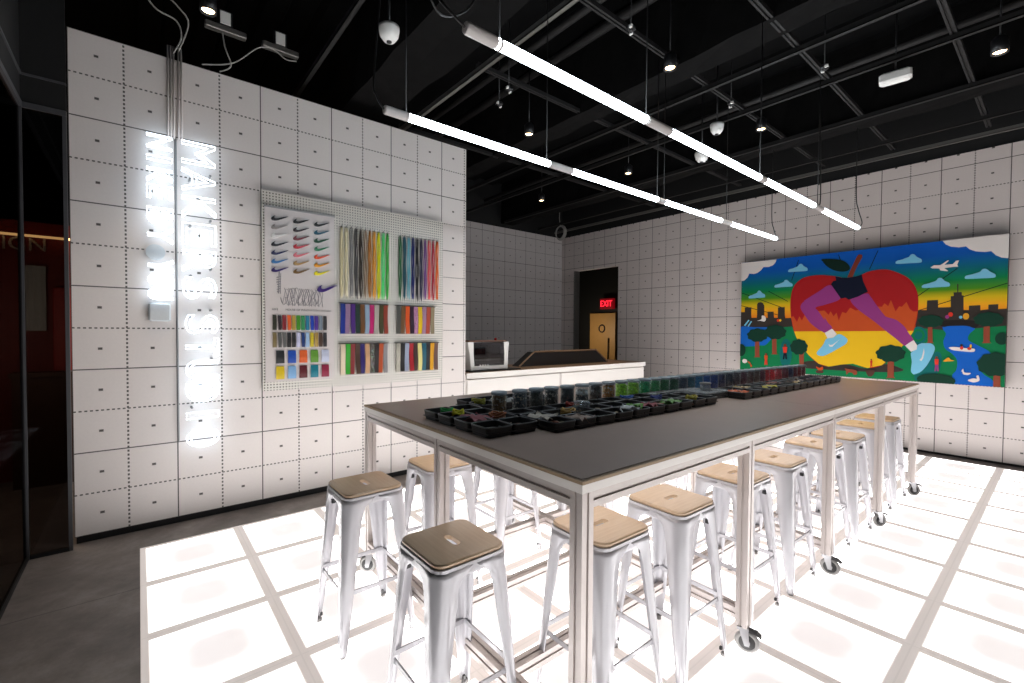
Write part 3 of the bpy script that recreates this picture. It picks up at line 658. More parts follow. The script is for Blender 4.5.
# laser cutter
t = thing('laser_cutter', 'white framed machine with a dark window on the left end of the counter', 'machine', (12.5, .85, 3.33))
obj('base_mat', MB().box(-1.05, -.72, 0, 1.55, .7, .05, b=.01), BLACKP, t)
obj('cabinet', MB().box(-.72, -.35, .12, .72, .5, 1.1).box(-.7, -.48, .1, .7, -.44, .14), plain('dark_machine_shell', (46, 44, 48), .35), t)
for s in (-1, 1):
    b = MB(); b.loft([[(s * .76, -.55, .06), (s * .95, -.55, .06), (s * .95, .5, .06), (s * .76, .5, .06)], [(s * .80, -.52, .7), (s * .98, -.52, .7), (s * .98, .5, .7), (s * .80, .5, .7)], [(s * .78, -.48, 1.2), (s * 1.07, -.48, 1.2), (s * 1.07, .5, 1.2), (s * .78, .5, 1.2)]])
    obj('side_post', b, WHITEP, t)
obj('bottom_bar', MB().box(-.93, -.56, .06, .93, -.4, .22, b=.02), WHITEP, t)
obj('window', MB().box(-.78, -.5, .22, .78, -.48, 1.18), PRGLASS, t)
obj('lid', MB().box(-.98, -.46, 1.2, .98, .5, 1.27, b=.02), plain('brown_tinted_lid', (120, 92, 80), .25), t)
obj('knob', MB().lathe([(.05, 1.27), (.06, 1.3), (.05, 1.36), (.01, 1.37)], .55, -.2, 12), plain('red_knob', (170, 20, 26), .4), t, label='small red knob')
obj('gantry', MB().box(-.7, -.42, .55, .7, -.36, .62).box(-.1, -.45, .4, .12, -.36, .7), GREYP, t)
for k in range(4): obj('print', MB().lathe([(.06, .14), (.07, .2), (.04, .28)], -.45 + .13 * k, -.46, 10), WHITEP, t, label='small white piece inside')

# ------------------------------------------------------------------ the mural
MY, MZ, MW, MH = -3.37, 2.925, 10.02, 5.93
MURAL = [
 ('dark','p',[(-0.006,0.512),(-0.006,0.539),(0.02,0.538),(0.02,0.582),(0.055,0.581),(0.055,0.509),(0.057,0.484),(0.083,0.484),(0.085,0.508),(0.084,0.607),(0.09,0.622),(0.104,0.625),(0.115,0.614),(0.121,0.592),(0.122,0.507),(0.122,0.482),(0.139,0.482),(0.138,0.506),(0.138,0.536),(0.168,0.536),(0.169,0.505),(0.171,0.481),(0.188,0.48),(0.189,0.504),(0.188,0.572),(0.221,0.573),(0.222,0.503),(0.225,0.476),(0.251,0.478),(0.266,0.376),(-0.005,0.376)]),
 ('dark','p',[(0.739,0.518),(0.769,0.517),(0.77,0.586),(0.804,0.587),(0.805,0.534),(0.821,0.533),(0.843,0.534),(0.842,0.609),(0.851,0.61),(0.85,0.635),(0.861,0.635),(0.86,0.692),(0.864,0.691),(0.864,0.635),(0.874,0.635),(0.875,0.611),(0.88,0.612),(0.881,0.511),(0.896,0.51),(0.896,0.54),(0.928,0.542),(0.929,0.508),(0.95,0.513),(0.95,0.543),(0.977,0.545),(0.977,0.512),(1.003,0.515),(1.002,0.363),(0.733,0.36)]),
 ('green','p',[(-0.003,0.212),(0.035,0.224),(0.104,0.236),(0.19,0.322),(0.189,0.394),(0.256,0.403),(0.285,0.324),(0.316,0.203),(0.393,0.072),(0.696,0.261),(0.719,0.391),(0.732,0.392),(0.776,0.383),(0.827,0.374),(0.903,0.383),(0.941,0.391),(1.001,0.403),(1.003,0.294),(1.003,-0.002),(0.769,0.001),(0.318,-0.016),(0.318,-0.016),(0.299,-0.055),(-0.001,-0.019)]),
 ('lake','s',[(-0.005,0.395),(0.076,0.397),(0.169,0.392),(0.18,0.34),(0.155,0.284),(0.13,0.237),(0.104,0.232),(0.03,0.219),(-0.004,0.251)]),
 ('teal','e',[(0.745,0.335),(0.028,0.064)]),
 ('green','e',[(0.745,0.335),(0.021,0.047)]),
 ('teal','e',[(0.745,0.335),(0.013,0.03)]),
 ('teal','e',[(0.23,0.17),(0.029,0.126)]),
 ('teal','s',[(0.736,0.048),(0.768,0.106),(0.798,0.215),(0.819,0.199),(0.815,0.093),(0.785,0.027),(0.745,0.004)]),
 ('river','s',[(0.83,0.405),(0.903,0.404),(0.915,0.383),(0.9,0.349),(0.897,0.307),(0.922,0.274),(0.96,0.222),(0.93,0.174),(0.927,0.123),(0.945,0.075),(0.966,0.045),(0.973,-0.003),(0.872,-0.007),(0.853,0.055),(0.865,0.099),(0.866,0.168),(0.851,0.21),(0.83,0.244),(0.824,0.296),(0.831,0.348),(0.821,0.383)]),
 ('bridge','s',[(0.823,0.396),(0.807,0.418),(0.822,0.44),(0.867,0.443),(0.91,0.438),(0.927,0.416),(0.914,0.387),(0.892,0.402),(0.841,0.402)]),
 ('dark','s',[(0.317,0.104),(0.378,0.11),(0.418,0.07),(0.488,0.099),(0.569,0.073),(0.637,0.116),(0.694,0.087),(0.69,0.068),(0.642,0.055),(0.512,0.048),(0.393,0.048),(0.317,0.054)]),
 ('dark','s',[(0.32,0.09),(0.36,0.115),(0.361,0.055),(0.325,0.069)]),
 ('apple','s',[(0.435,0.81),(0.357,0.829),(0.295,0.807),(0.259,0.738),(0.247,0.628),(0.251,0.491),(0.267,0.355),(0.294,0.257),(0.334,0.161),(0.378,0.093),(0.42,0.074),(0.472,0.096),(0.517,0.107),(0.572,0.079),(0.624,0.107),(0.663,0.186),(0.701,0.274),(0.729,0.369),(0.741,0.494),(0.74,0.629),(0.72,0.725),(0.686,0.783),(0.631,0.83),(0.574,0.827),(0.542,0.805),(0.499,0.778)]),
 ('orange','p',[(0.251,0.484),(0.262,0.491),(0.279,0.441),(0.289,0.49),(0.301,0.453),(0.313,0.501),(0.33,0.52),(0.361,0.528),(0.397,0.533),(0.415,0.497),(0.423,0.525),(0.436,0.484),(0.447,0.514),(0.457,0.449),(0.47,0.518),(0.485,0.506),(0.501,0.55),(0.523,0.526),(0.587,0.556),(0.619,0.55),(0.628,0.575),(0.641,0.553),(0.65,0.599),(0.667,0.512),(0.679,0.55),(0.688,0.545),(0.703,0.58),(0.715,0.527),(0.727,0.509),(0.741,0.509),(0.736,0.442),(0.729,0.367),(0.268,0.357)]),
 ('yellow','p',[(0.268,0.357),(0.277,0.31),(0.294,0.252),(0.334,0.161),(0.378,0.093),(0.42,0.074),(0.472,0.096),(0.517,0.107),(0.572,0.079),(0.624,0.107),(0.663,0.186),(0.703,0.278),(0.729,0.365),(0.729,0.368),(0.525,0.364),(0.268,0.36)]),
 ('brown','p',[(0.487,0.792),(0.503,0.867),(0.522,0.95),(0.529,0.965),(0.542,0.96),(0.543,0.942),(0.521,0.859),(0.507,0.789)]),
 ('leaf','s',[(0.381,0.956),(0.417,0.953),(0.465,0.932),(0.489,0.897),(0.497,0.863),(0.489,0.844),(0.466,0.84),(0.433,0.857),(0.404,0.894),(0.386,0.935)]),
 ('purple','s',[(0.417,0.739),(0.371,0.691),(0.311,0.623),(0.312,0.62),(0.297,0.592),(0.295,0.554),(0.313,0.499),(0.344,0.422),(0.4,0.349),(0.414,0.358),(0.431,0.392),(0.414,0.43),(0.398,0.479),(0.399,0.454),(0.373,0.526),(0.36,0.56),(0.402,0.582),(0.459,0.62),(0.454,0.682)]),
 ('purple','s',[(0.563,0.657),(0.576,0.633),(0.598,0.568),(0.628,0.486),(0.637,0.471),(0.67,0.448),(0.698,0.399),(0.714,0.348),(0.73,0.301),(0.719,0.279),(0.702,0.257),(0.671,0.308),(0.634,0.369),(0.595,0.436),(0.529,0.539),(0.501,0.612),(0.523,0.638)]),
 ('navy','p',[(0.439,0.807),(0.462,0.794),(0.49,0.788),(0.517,0.793),(0.543,0.805),(0.548,0.754),(0.567,0.67),(0.532,0.637),(0.494,0.613),(0.482,0.631),(0.464,0.625),(0.449,0.668),(0.422,0.745),(0.431,0.77),(0.443,0.773)]),
 ('blue','s',[(0.408,0.3),(0.434,0.311),(0.458,0.34),(0.481,0.321),(0.494,0.294),(0.486,0.261),(0.459,0.226),(0.416,0.176),(0.392,0.158),(0.371,0.168),(0.372,0.197),(0.394,0.247)]),
 ('white','p',[(0.401,0.349),(0.431,0.384),(0.451,0.34),(0.437,0.314),(0.413,0.305)]),
 ('blue','s',[(0.742,0.263),(0.757,0.279),(0.758,0.279),(0.786,0.278),(0.798,0.251),(0.794,0.206),(0.776,0.125),(0.756,0.073),(0.736,0.052),(0.733,0.051),(0.724,0.074),(0.726,0.142),(0.722,0.202),(0.729,0.22)]),
 ('white','p',[(0.702,0.259),(0.73,0.301),(0.742,0.263),(0.741,0.233),(0.723,0.215)]),
 ('white','p',[(0.418,0.258),(0.423,0.237),(0.433,0.237),(0.463,0.299),(0.435,0.254),(0.426,0.25)]),
 ('white','p',[(0.764,0.244),(0.766,0.213),(0.763,0.173),(0.757,0.15),(0.751,0.158),(0.757,0.172),(0.76,0.195)]),
 ('white','p',[(-0.003,0.997),(0.178,0.997),(0.174,0.973),(0.162,0.948),(0.14,0.936),(0.114,0.939),(0.101,0.912),(0.083,0.891),(0.065,0.885),(0.042,0.893),(0.033,0.858),(0.015,0.832),(-0.007,0.829)]),
 ('white','p',[(0.813,0.999),(1.0,1.001),(1.0,0.84),(0.982,0.848),(0.966,0.867),(0.954,0.896),(0.937,0.894),(0.911,0.904),(0.894,0.921),(0.883,0.944),(0.863,0.942),(0.839,0.952),(0.823,0.972)]),
 ('blue','s',[(0.234,0.883),(0.239,0.897),(0.254,0.902),(0.265,0.909),(0.278,0.917),(0.285,0.933),(0.295,0.934),(0.306,0.912),(0.319,0.897),(0.322,0.882),(0.317,0.871),(0.279,0.872),(0.241,0.874)]),
 ('blue','s',[(0.17,0.757),(0.174,0.77),(0.189,0.776),(0.2,0.783),(0.213,0.791),(0.22,0.807),(0.23,0.807),(0.241,0.787),(0.253,0.773),(0.256,0.759),(0.251,0.748),(0.214,0.748),(0.176,0.748)]),
 ('blue','s',[(0.04,0.672),(0.044,0.686),(0.059,0.693),(0.07,0.701),(0.083,0.71),(0.089,0.727),(0.1,0.728),(0.11,0.707),(0.123,0.692),(0.125,0.678),(0.121,0.666),(0.083,0.664),(0.046,0.663)]),
 ('blue','s',[(0.663,0.874),(0.668,0.888),(0.683,0.893),(0.694,0.9),(0.707,0.908),(0.714,0.924),(0.724,0.924),(0.734,0.903),(0.747,0.886),(0.75,0.872),(0.745,0.86),(0.708,0.862),(0.67,0.865)]),
 ('blue','s',[(0.882,0.731),(0.886,0.744),(0.901,0.75),(0.913,0.757),(0.925,0.765),(0.932,0.781),(0.942,0.781),(0.953,0.76),(0.965,0.745),(0.968,0.732),(0.963,0.72),(0.926,0.72),(0.888,0.722)]),
 ('blue','s',[(0.752,0.686),(0.757,0.699),(0.772,0.706),(0.783,0.713),(0.796,0.722),(0.803,0.739),(0.813,0.739),(0.823,0.718),(0.836,0.703),(0.839,0.689),(0.834,0.677),(0.796,0.676),(0.759,0.676)]),
 ('white','p',[(0.778,0.819),(0.789,0.832),(0.809,0.83),(0.831,0.86),(0.834,0.856),(0.821,0.83),(0.846,0.83),(0.856,0.852),(0.864,0.852),(0.859,0.825),(0.862,0.81),(0.848,0.811),(0.821,0.807),(0.833,0.785),(0.829,0.784),(0.809,0.793),(0.805,0.807),(0.784,0.811)]),
 ('trunk','p',[(0.073,0.122),(0.08,0.132),(0.078,0.269),(0.068,0.294),(0.109,0.295),(0.1,0.27),(0.102,0.134),(0.108,0.125)]),
 ('forest','p',[(0.142,0.325),(0.144,0.336),(0.139,0.346),(0.132,0.353),(0.13,0.364),(0.125,0.374),(0.116,0.377),(0.106,0.378),(0.099,0.384),(0.09,0.389),(0.08,0.384),(0.073,0.378),(0.063,0.377),(0.053,0.374),(0.049,0.363),(0.047,0.353),(0.04,0.345),(0.034,0.335),(0.037,0.324),(0.041,0.314),(0.04,0.303),(0.042,0.291),(0.05,0.284),(0.059,0.28),(0.064,0.271),(0.072,0.263),(0.082,0.264),(0.091,0.267),(0.1,0.265),(0.11,0.265),(0.117,0.273),(0.122,0.282),(0.13,0.287),(0.138,0.294),(0.139,0.305),(0.138,0.316)]),
 ('trunk','p',[(0.16,0.155),(0.166,0.164),(0.164,0.296),(0.155,0.321),(0.194,0.322),(0.185,0.296),(0.187,0.166),(0.193,0.157)]),
 ('forest','p',[(0.231,0.354),(0.233,0.365),(0.227,0.375),(0.221,0.383),(0.218,0.394),(0.214,0.405),(0.205,0.408),(0.195,0.409),(0.188,0.416),(0.179,0.421),(0.17,0.416),(0.162,0.41),(0.152,0.409),(0.143,0.405),(0.138,0.394),(0.136,0.383),(0.129,0.375),(0.124,0.365),(0.126,0.353),(0.13,0.342),(0.13,0.331),(0.131,0.319),(0.139,0.312),(0.148,0.307),(0.154,0.298),(0.161,0.289),(0.171,0.29),(0.18,0.294),(0.189,0.291),(0.199,0.291),(0.206,0.299),(0.211,0.308),(0.219,0.313),(0.227,0.321),(0.228,0.332),(0.227,0.344)]),
 ('trunk','p',[(0.289,0.034),(0.295,0.043),(0.293,0.168),(0.285,0.194),(0.321,0.196),(0.313,0.17),(0.314,0.046),(0.32,0.038)]),
 ('forest','p',[(0.33,0.229),(0.331,0.241),(0.327,0.251),(0.322,0.26),(0.32,0.271),(0.317,0.282),(0.31,0.285),(0.303,0.286),(0.297,0.292),(0.29,0.297),(0.283,0.292),(0.278,0.285),(0.271,0.284),(0.263,0.28),(0.26,0.268),(0.258,0.257),(0.253,0.248),(0.249,0.237),(0.251,0.225),(0.254,0.215),(0.254,0.203),(0.255,0.19),(0.261,0.183),(0.268,0.178),(0.272,0.169),(0.277,0.161),(0.285,0.162),(0.292,0.166),(0.298,0.163),(0.306,0.163),(0.311,0.172),(0.315,0.182),(0.321,0.187),(0.327,0.195),(0.328,0.207),(0.327,0.219)]),
 ('trunk','p',[(0.639,0.01),(0.645,0.02),(0.644,0.139),(0.634,0.164),(0.675,0.167),(0.666,0.141),(0.667,0.023),(0.673,0.015)]),
 ('forest','p',[(0.704,0.201),(0.706,0.212),(0.701,0.222),(0.695,0.23),(0.692,0.24),(0.688,0.251),(0.679,0.254),(0.67,0.254),(0.662,0.26),(0.653,0.265),(0.645,0.259),(0.637,0.253),(0.628,0.251),(0.618,0.247),(0.614,0.236),(0.612,0.225),(0.605,0.216),(0.6,0.205),(0.602,0.194),(0.606,0.183),(0.606,0.172),(0.607,0.16),(0.615,0.153),(0.624,0.149),(0.629,0.14),(0.636,0.132),(0.646,0.134),(0.655,0.138),(0.664,0.136),(0.673,0.136),(0.68,0.145),(0.685,0.154),(0.693,0.16),(0.701,0.168),(0.701,0.179),(0.701,0.19)]),
 ('trunk','p',[(0.772,0.28),(0.776,0.29),(0.775,0.396),(0.769,0.414),(0.795,0.414),(0.789,0.396),(0.791,0.29),(0.795,0.281)]),
 ('forest','p',[(0.822,0.435),(0.824,0.443),(0.82,0.45),(0.815,0.456),(0.813,0.464),(0.81,0.471),(0.803,0.474),(0.796,0.475),(0.79,0.48),(0.783,0.483),(0.776,0.48),(0.771,0.476),(0.764,0.475),(0.756,0.473),(0.753,0.466),(0.751,0.458),(0.746,0.452),(0.742,0.445),(0.744,0.437),(0.747,0.43),(0.747,0.422),(0.748,0.413),(0.754,0.408),(0.76,0.405),(0.764,0.398),(0.77,0.392),(0.777,0.393),(0.784,0.395),(0.791,0.393),(0.798,0.392),(0.803,0.398),(0.807,0.404),(0.814,0.407),(0.819,0.412),(0.82,0.42),(0.819,0.428)]),
 ('trunk','p',[(0.935,0.287),(0.94,0.296),(0.939,0.402),(0.931,0.421),(0.963,0.421),(0.956,0.402),(0.957,0.296),(0.962,0.288)]),
 ('forest','p',[(0.993,0.444),(0.994,0.452),(0.99,0.46),(0.985,0.466),(0.983,0.474),(0.979,0.483),(0.972,0.485),(0.965,0.487),(0.959,0.492),(0.952,0.496),(0.945,0.492),(0.939,0.488),(0.932,0.487),(0.924,0.485),(0.921,0.477),(0.919,0.469),(0.914,0.463),(0.909,0.455),(0.911,0.446),(0.914,0.438),(0.914,0.429),(0.915,0.42),(0.921,0.415),(0.928,0.411),(0.933,0.404),(0.938,0.397),(0.946,0.398),(0.953,0.4),(0.96,0.398),(0.968,0.397),(0.973,0.403),(0.977,0.41),(0.984,0.414),(0.99,0.419),(0.99,0.428),(0.99,0.436)]),
 ('trunk','p',[(0.965,-0.006),(0.97,0.003),(0.97,0.078),(0.961,0.108),(0.996,0.113),(0.988,0.081),(0.989,0.006),(0.994,-0.001)]),
 ('forest','p',[(1.023,0.154),(1.025,0.168),(1.02,0.18),(1.014,0.189),(1.011,0.202),(1.007,0.215),(0.998,0.218),(0.99,0.219),(0.982,0.226),(0.974,0.232),(0.965,0.225),(0.958,0.217),(0.949,0.215),(0.94,0.21),(0.936,0.196),(0.933,0.182),(0.927,0.172),(0.922,0.158),(0.924,0.144),(0.928,0.131),(0.928,0.117),(0.929,0.102),(0.937,0.094),(0.945,0.089),(0.951,0.078),(0.958,0.069),(0.967,0.071),(0.976,0.076),(0.984,0.073),(0.993,0.074),(1.0,0.085),(1.005,0.097),(1.012,0.104),(1.02,0.113),(1.02,0.128),(1.02,0.141)]),
 ('forest','e',[(0.989,0.318),(0.018,0.04)]),
 ('forest','e',[(0.804,0.021),(0.06,0.045)]),
 ('forest','e',[(0.008,0.184),(0.022,0.057)]),
 ('white','s',[(0.841,0.253),(0.861,0.257),(0.887,0.251),(0.915,0.248),(0.913,0.227),(0.887,0.228),(0.854,0.235)]),
 ('redo','e',[(0.879,0.251),(0.005,0.012)]),
 ('redo','e',[(0.901,0.248),(0.006,0.01)]),
 ('yellow','e',[(0.905,0.266),(0.003,0.011)]),
 ('dark','e',[(0.878,0.27),(0.004,0.008)]),
 ('white','s',[(0.88,0.092),(0.885,0.11),(0.889,0.085),(0.907,0.083),(0.9,0.069),(0.886,0.072),(0.883,0.089)]),
 ('white','s',[(0.9,0.035),(0.914,0.048),(0.925,0.047),(0.923,0.064),(0.929,0.069),(0.932,0.036),(0.918,0.021),(0.904,0.026)]),
 ('brown','e',[(0.227,0.237),(0.007,0.013)]),
 ('redo','p',[(0.216,0.223),(0.238,0.225),(0.235,0.171),(0.221,0.17)]),
 ('navy','p',[(0.221,0.173),(0.235,0.173),(0.238,0.117),(0.231,0.117),(0.228,0.157),(0.224,0.116),(0.218,0.116)]),
 ('brown','e',[(0.136,0.153),(0.005,0.01)]),
 ('orange','p',[(0.127,0.142),(0.145,0.143),(0.143,0.101),(0.131,0.1)]),
 ('redo','p',[(0.131,0.102),(0.142,0.103),(0.145,0.059),(0.139,0.058),(0.137,0.09),(0.134,0.057),(0.129,0.057)]),
 ('brown','e',[(0.805,0.179),(0.004,0.009)]),
 ('redo','p',[(0.799,0.168),(0.812,0.169),(0.811,0.126),(0.801,0.125)]),
 ('purple','p',[(0.801,0.128),(0.811,0.128),(0.813,0.084),(0.808,0.084),(0.806,0.115),(0.804,0.083),(0.8,0.083)]),
 ('brown','e',[(0.586,0.145),(0.003,0.006)]),
 ('redo','p',[(0.581,0.138),(0.591,0.139),(0.589,0.111),(0.583,0.111)]),
 ('redo','p',[(0.583,0.112),(0.589,0.113),(0.591,0.084),(0.588,0.084),(0.586,0.104),(0.585,0.084),(0.582,0.083)]),
 ('trunk','s',[(0.486,0.068),(0.498,0.065),(0.53,0.057),(0.534,0.027),(0.523,0.021),(0.516,0.034),(0.503,0.037),(0.494,0.018),(0.491,0.05)]),
 ('orange','s',[(0.368,0.07),(0.383,0.06),(0.396,0.071),(0.398,0.049),(0.381,0.037)]),
 ('gold','s',[(0.826,0.156),(0.84,0.183),(0.848,0.168),(0.859,0.162),(0.84,0.156)]),
 ('white','e',[(0.027,0.083),(0.013,0.019)]),
 ('orange','p',[(0.039,0.086),(0.053,0.078),(0.065,0.046),(0.065,0.032),(0.059,0.031),(0.057,0.054),(0.047,0.07)]),
 ('white','s',[(0.089,0.455),(0.11,0.469),(0.112,0.501),(0.127,0.496),(0.133,0.468),(0.125,0.448),(0.107,0.455)]),
 ('blue','p',[(0.019,0.414),(0.043,0.466),(0.049,0.461),(0.028,0.409)]),
 ('blue','p',[(0.039,0.406),(0.057,0.456),(0.062,0.449),(0.045,0.402)]),
 ('redo','e',[(0.193,0.457),(0.007,0.013)]),
 ('yellow','e',[(0.203,0.457),(0.005,0.011)]),
 ('redo','e',[(0.844,0.482),(0.007,0.016)]),
 ('purple','e',[(0.834,0.466),(0.006,0.013)]),
 ('gold','e',[(0.889,0.468),(0.009,0.022)]),
 ('blue','e',[(0.874,0.462),(0.005,0.01)]),
 ('bush','s',[(0.369,0.035),(0.398,0.039),(0.398,0.019),(0.374,0.016)]),
 ('bush','s',[(0.569,0.059),(0.6,0.063),(0.591,0.021),(0.576,0.019)]),
]

def clip(poly):
    for ax, lim, sg in ((0, 0, 1), (0, 1, -1), (1, 0, 1), (1, 1, -1)):
        out = []
        for i in range(len(poly)):
            a, c = poly[i - 1], poly[i]; ia = (a[ax] - lim) * sg >= 0; ic = (c[ax] - lim) * sg >= 0
            if ia != ic:
                q = (lim - a[ax]) / (c[ax] - a[ax]); out.append((a[0] + (c[0] - a[0]) * q, a[1] + (c[1] - a[1]) * q))
            if ic: out.append(c)
        poly = out
        if not poly: break
    return poly
PAINT = {'dark': (58, 50, 46), 'green': (8, 122, 72), 'lake': (20, 104, 200), 'teal': (6, 106, 104), 'river': (14, 96, 196), 'bridge': (34, 28, 30), 'apple': (168, 26, 30),
         'orange': (200, 80, 34), 'yellow': (240, 192, 28), 'brown': (120, 52, 34), 'leaf': (10, 38, 30), 'purple': (150, 58, 128), 'navy': (10, 18, 40), 'blue': (124, 196, 226),
         'white': (232, 224, 220), 'trunk': (146, 72, 50), 'forest': (14, 58, 42), 'redo': (214, 56, 40), 'gold': (226, 160, 40), 'bush': (84, 56, 48)}
def mural_sky():
    t = NT('painted_sunset_sky'); p = t.pos()
    v = t.M('SUBTRACT', t.M('MULTIPLY', p[2], 1 / (MH * U)), (MZ + ZF) / MH)
    st = [(0, (232, 60, 20)), (.40, (226, 66, 20)), (.47, (222, 108, 28)), (.55, (226, 160, 26)), (.60, (200, 170, 20)), (.655, (70, 130, 20)), (.72, (4, 116, 62)), (.80, (4, 96, 110)), (.9, (4, 78, 160)), (1, (8, 84, 176))]
    t.set(Base_Color=t.ramp(v, [(a, lin(c)) for a, c in st]), Roughness=.6, Specular_IOR_Level=.15); return t.m
t = thing('mural', 'large framed mural of a running apple with purple legs in a sunset park', 'mural', (XM, MY - MW / 2, MZ))
obj('board', MB().box(-.42, -MW / 2, 0, 0, MW / 2, MH), [plain('mural_side', (40, 36, 36), .6)], t)
pb = MB(); keys = list(PAINT)
def muv(q, off): return (-.43 - off, MW / 2 - q[0] * MW, q[1] * MH)
pb.add([muv(q, 0) for q in ((0, 0), (1, 0), (1, 1), (0, 1))], [(0, 1, 2, 3)], len(keys))
for i, (c, k, pts) in enumerate(MURAL):
    if k == 'e':
        (cx, cy), (rx, ry) = pts; pts = [(cx + rx * math.cos(a * math.pi / 12), cy + ry * math.sin(a * math.pi / 12)) for a in range(24)]
    elif k == 's': pts = catmull(pts, True, 4)
    pts = clip(pts)
    if len(pts) < 3: continue
    ar = sum(pts[j - 1][0] * pts[j][1] - pts[j][0] * pts[j - 1][1] for j in range(len(pts)))
    if ar < 0: pts = pts[::-1]
    pb.add([muv(q, .0008 * (i + 1)) for q in pts], [tuple(range(len(pts)))], keys.index(c))
# thin drawn lines across the sky
for a, c in (((.0, .72), (.22, .56)), ((.14, .72), (.235, .62)), ((.70, .56), (.86, .80)), ((.72, .50), (1, .68)), ((.28, .97), (.25, .80)), ((.45, .98), (.47, .86)), ((.60, .98), (.57, .84)), ((.0, .60), (.2, .50))):
    dx, dy = c[0] - a[0], (c[1] - a[1]); L = math.hypot(dx, dy); nx, ny = -dy / L * .0016, dx / L * .0028
    pb.add([muv(q, .0006) for q in ((a[0] - nx, a[1] - ny), (c[0] - nx, c[1] - ny), (c[0] + nx, c[1] + ny), (a[0] + nx, a[1] + ny))], [(0, 1, 2, 3)], keys.index('leaf'))
obj('painted_picture', pb, [plain('paint_' + k, tuple(int(c * .93) for c in PAINT[k]), .6, 0, .04, 9, .15) for k in keys] + [mural_sky()], t)
# ------------------------------------------------------------------ the work table
TR = R(-.9); NX, NY = 4.8, -11.70
def T(u, v): return (NX + u * math.cos(TR) - v * math.sin(TR), NY + u * math.sin(TR) + v * math.cos(TR))
TL, TW, TH = 15.52, 6.22, 3.59
def D(u, v):      # where the loose things lie, measured from the front left corner of the work surface
    return (4.838 + .957 * (u * .99974 + v * .02269), -11.645 + .957 * (-u * .02269 + v * .99974))
t = thing('work_table', 'long high white table on castors with a dark top, amid the stools', 'table', (NX, NY, -ZF), TR)
table = t
def tslot(h=.09, g=.018, d=.022):
    q = [(h, -h), (h, -g), (h - d, -g), (h - d, g), (h, g), (h, h)]
    o = []
    for k in range(4):
        c, s = math.cos(k * math.pi / 2), math.sin(k * math.pi / 2)
        o += [(x * c - y * s, x * s + y * c) for x, y in q[1:]]
    return o
def ext(b, axis, cx, cy, a, c, h=.09):
    pf = tslot(h)
    return b.prism([(cx + x, cy + y) for x, y in pf], a, c, axis)
for k in range(2):
    x0 = .0 + k * TL / 2; x1 = x0 + TL / 2 - (.012 if k == 0 else 0)
    o = obj('tabletop', MB().box(x0 + .05 * (1 - k), .05, TH - .01, x1 - .05 * k, TW - .05, TH), TOPM, t, label='dark taupe laminate surface')
    obj('plywood_edge', MB().box(x0, 0, TH - .045, x1, TW, TH - .0101), PLYE, o)
    obj('white_edge', MB().box(x0, 0, TH - .14, x1, TW, TH - .046), WHITEL, o)
LEGX = [.1 + i * (TL - .2) / 4 for i in range(5)]; LEGV = [.1, TW / 2, TW - .1]
# top rails
for v in (.1, TW / 2, TW - .1):
    for i in range(4): obj('top_rail', ext(MB(), 'x', v, TH - .23, LEGX[i] + .09, LEGX[i + 1] - .09), ALU, t)
for x in LEGX:
    for j in range(2): obj('top_rail', ext(MB(), 'y', x, TH - .23, LEGV[j] + .09, LEGV[j + 1] - .09), ALU, t)
# low rails
for x in LEGX:
    for j in range(2): obj('low_rail', ext(MB(), 'y', x, .62, LEGV[j] + .09, LEGV[j + 1] - .09), ALU, t)
for v in (1.42, TW / 2, TW - 1.42):
    for i in range(4): obj('low_rail', ext(MB(), 'x', v, .62, LEGX[i] + .09, LEGX[i + 1] - .09), ALU, t)
WHEEL = MB()
rnd = random.Random(5)
for i, x in enumerate(LEGX):
    for j, v in enumerate(LEGV):
        lg = obj('leg', ext(MB(), 'z', x, v, .44, TH - .14), ALU, t)
        a = {0: -45, 1: 110, 2: 120}[j] + rnd.uniform(-35, 35); a = R(a) if (i, j) != (1, 0) else R(-68)
        def rt(m):
            return m.rot(a, x, v)
        ox = x + .06
        w = MB().tube([(ox + .145 * math.cos(q * math.pi / 14), v, .185 + .145 * math.sin(q * math.pi / 14)) for q in range(28)], .04, 8, loop=True)
        obj('wheel', rt(w), RUBBER, lg, label='grey castor wheel')
        obj('wheel_disc', rt(MB().tube([(ox, v - .03, .185), (ox, v + .03, .185)], .13, 20, smooth=False)), BLACKP, lg, label='dark wheel disc')
        hb = MB().tube([(ox, v - .062, .185), (ox, v + .062, .185)], .045, 12)
        for s in (-1, 1): hb.loft([[(ox - .035, v + s * .06, .14), (ox + .035, v + s * .06, .14), (ox + .035, v + s * .07, .14), (ox - .035, v + s * .07, .14)], [(x - .06, v + s * .06, .40), (x + .08, v + s * .06, .40), (x + .08, v + s * .07, .40), (x - .06, v + s * .07, .40)]])
        hb.box(x - .085, v - .085, .395, x + .085, v + .085, .44)
        obj('castor_fork', rt(hb), CHROME, lg)
        obj('brake_lever', rt(MB().prism([(x + .06, .40), (x + .2, .385), (x + .27, .33), (x + .25, .31), (x + .18, .35), (x + .06, .365)], v - .055, v + .055, 'y')), BLACKP, lg, label='black brake lever')

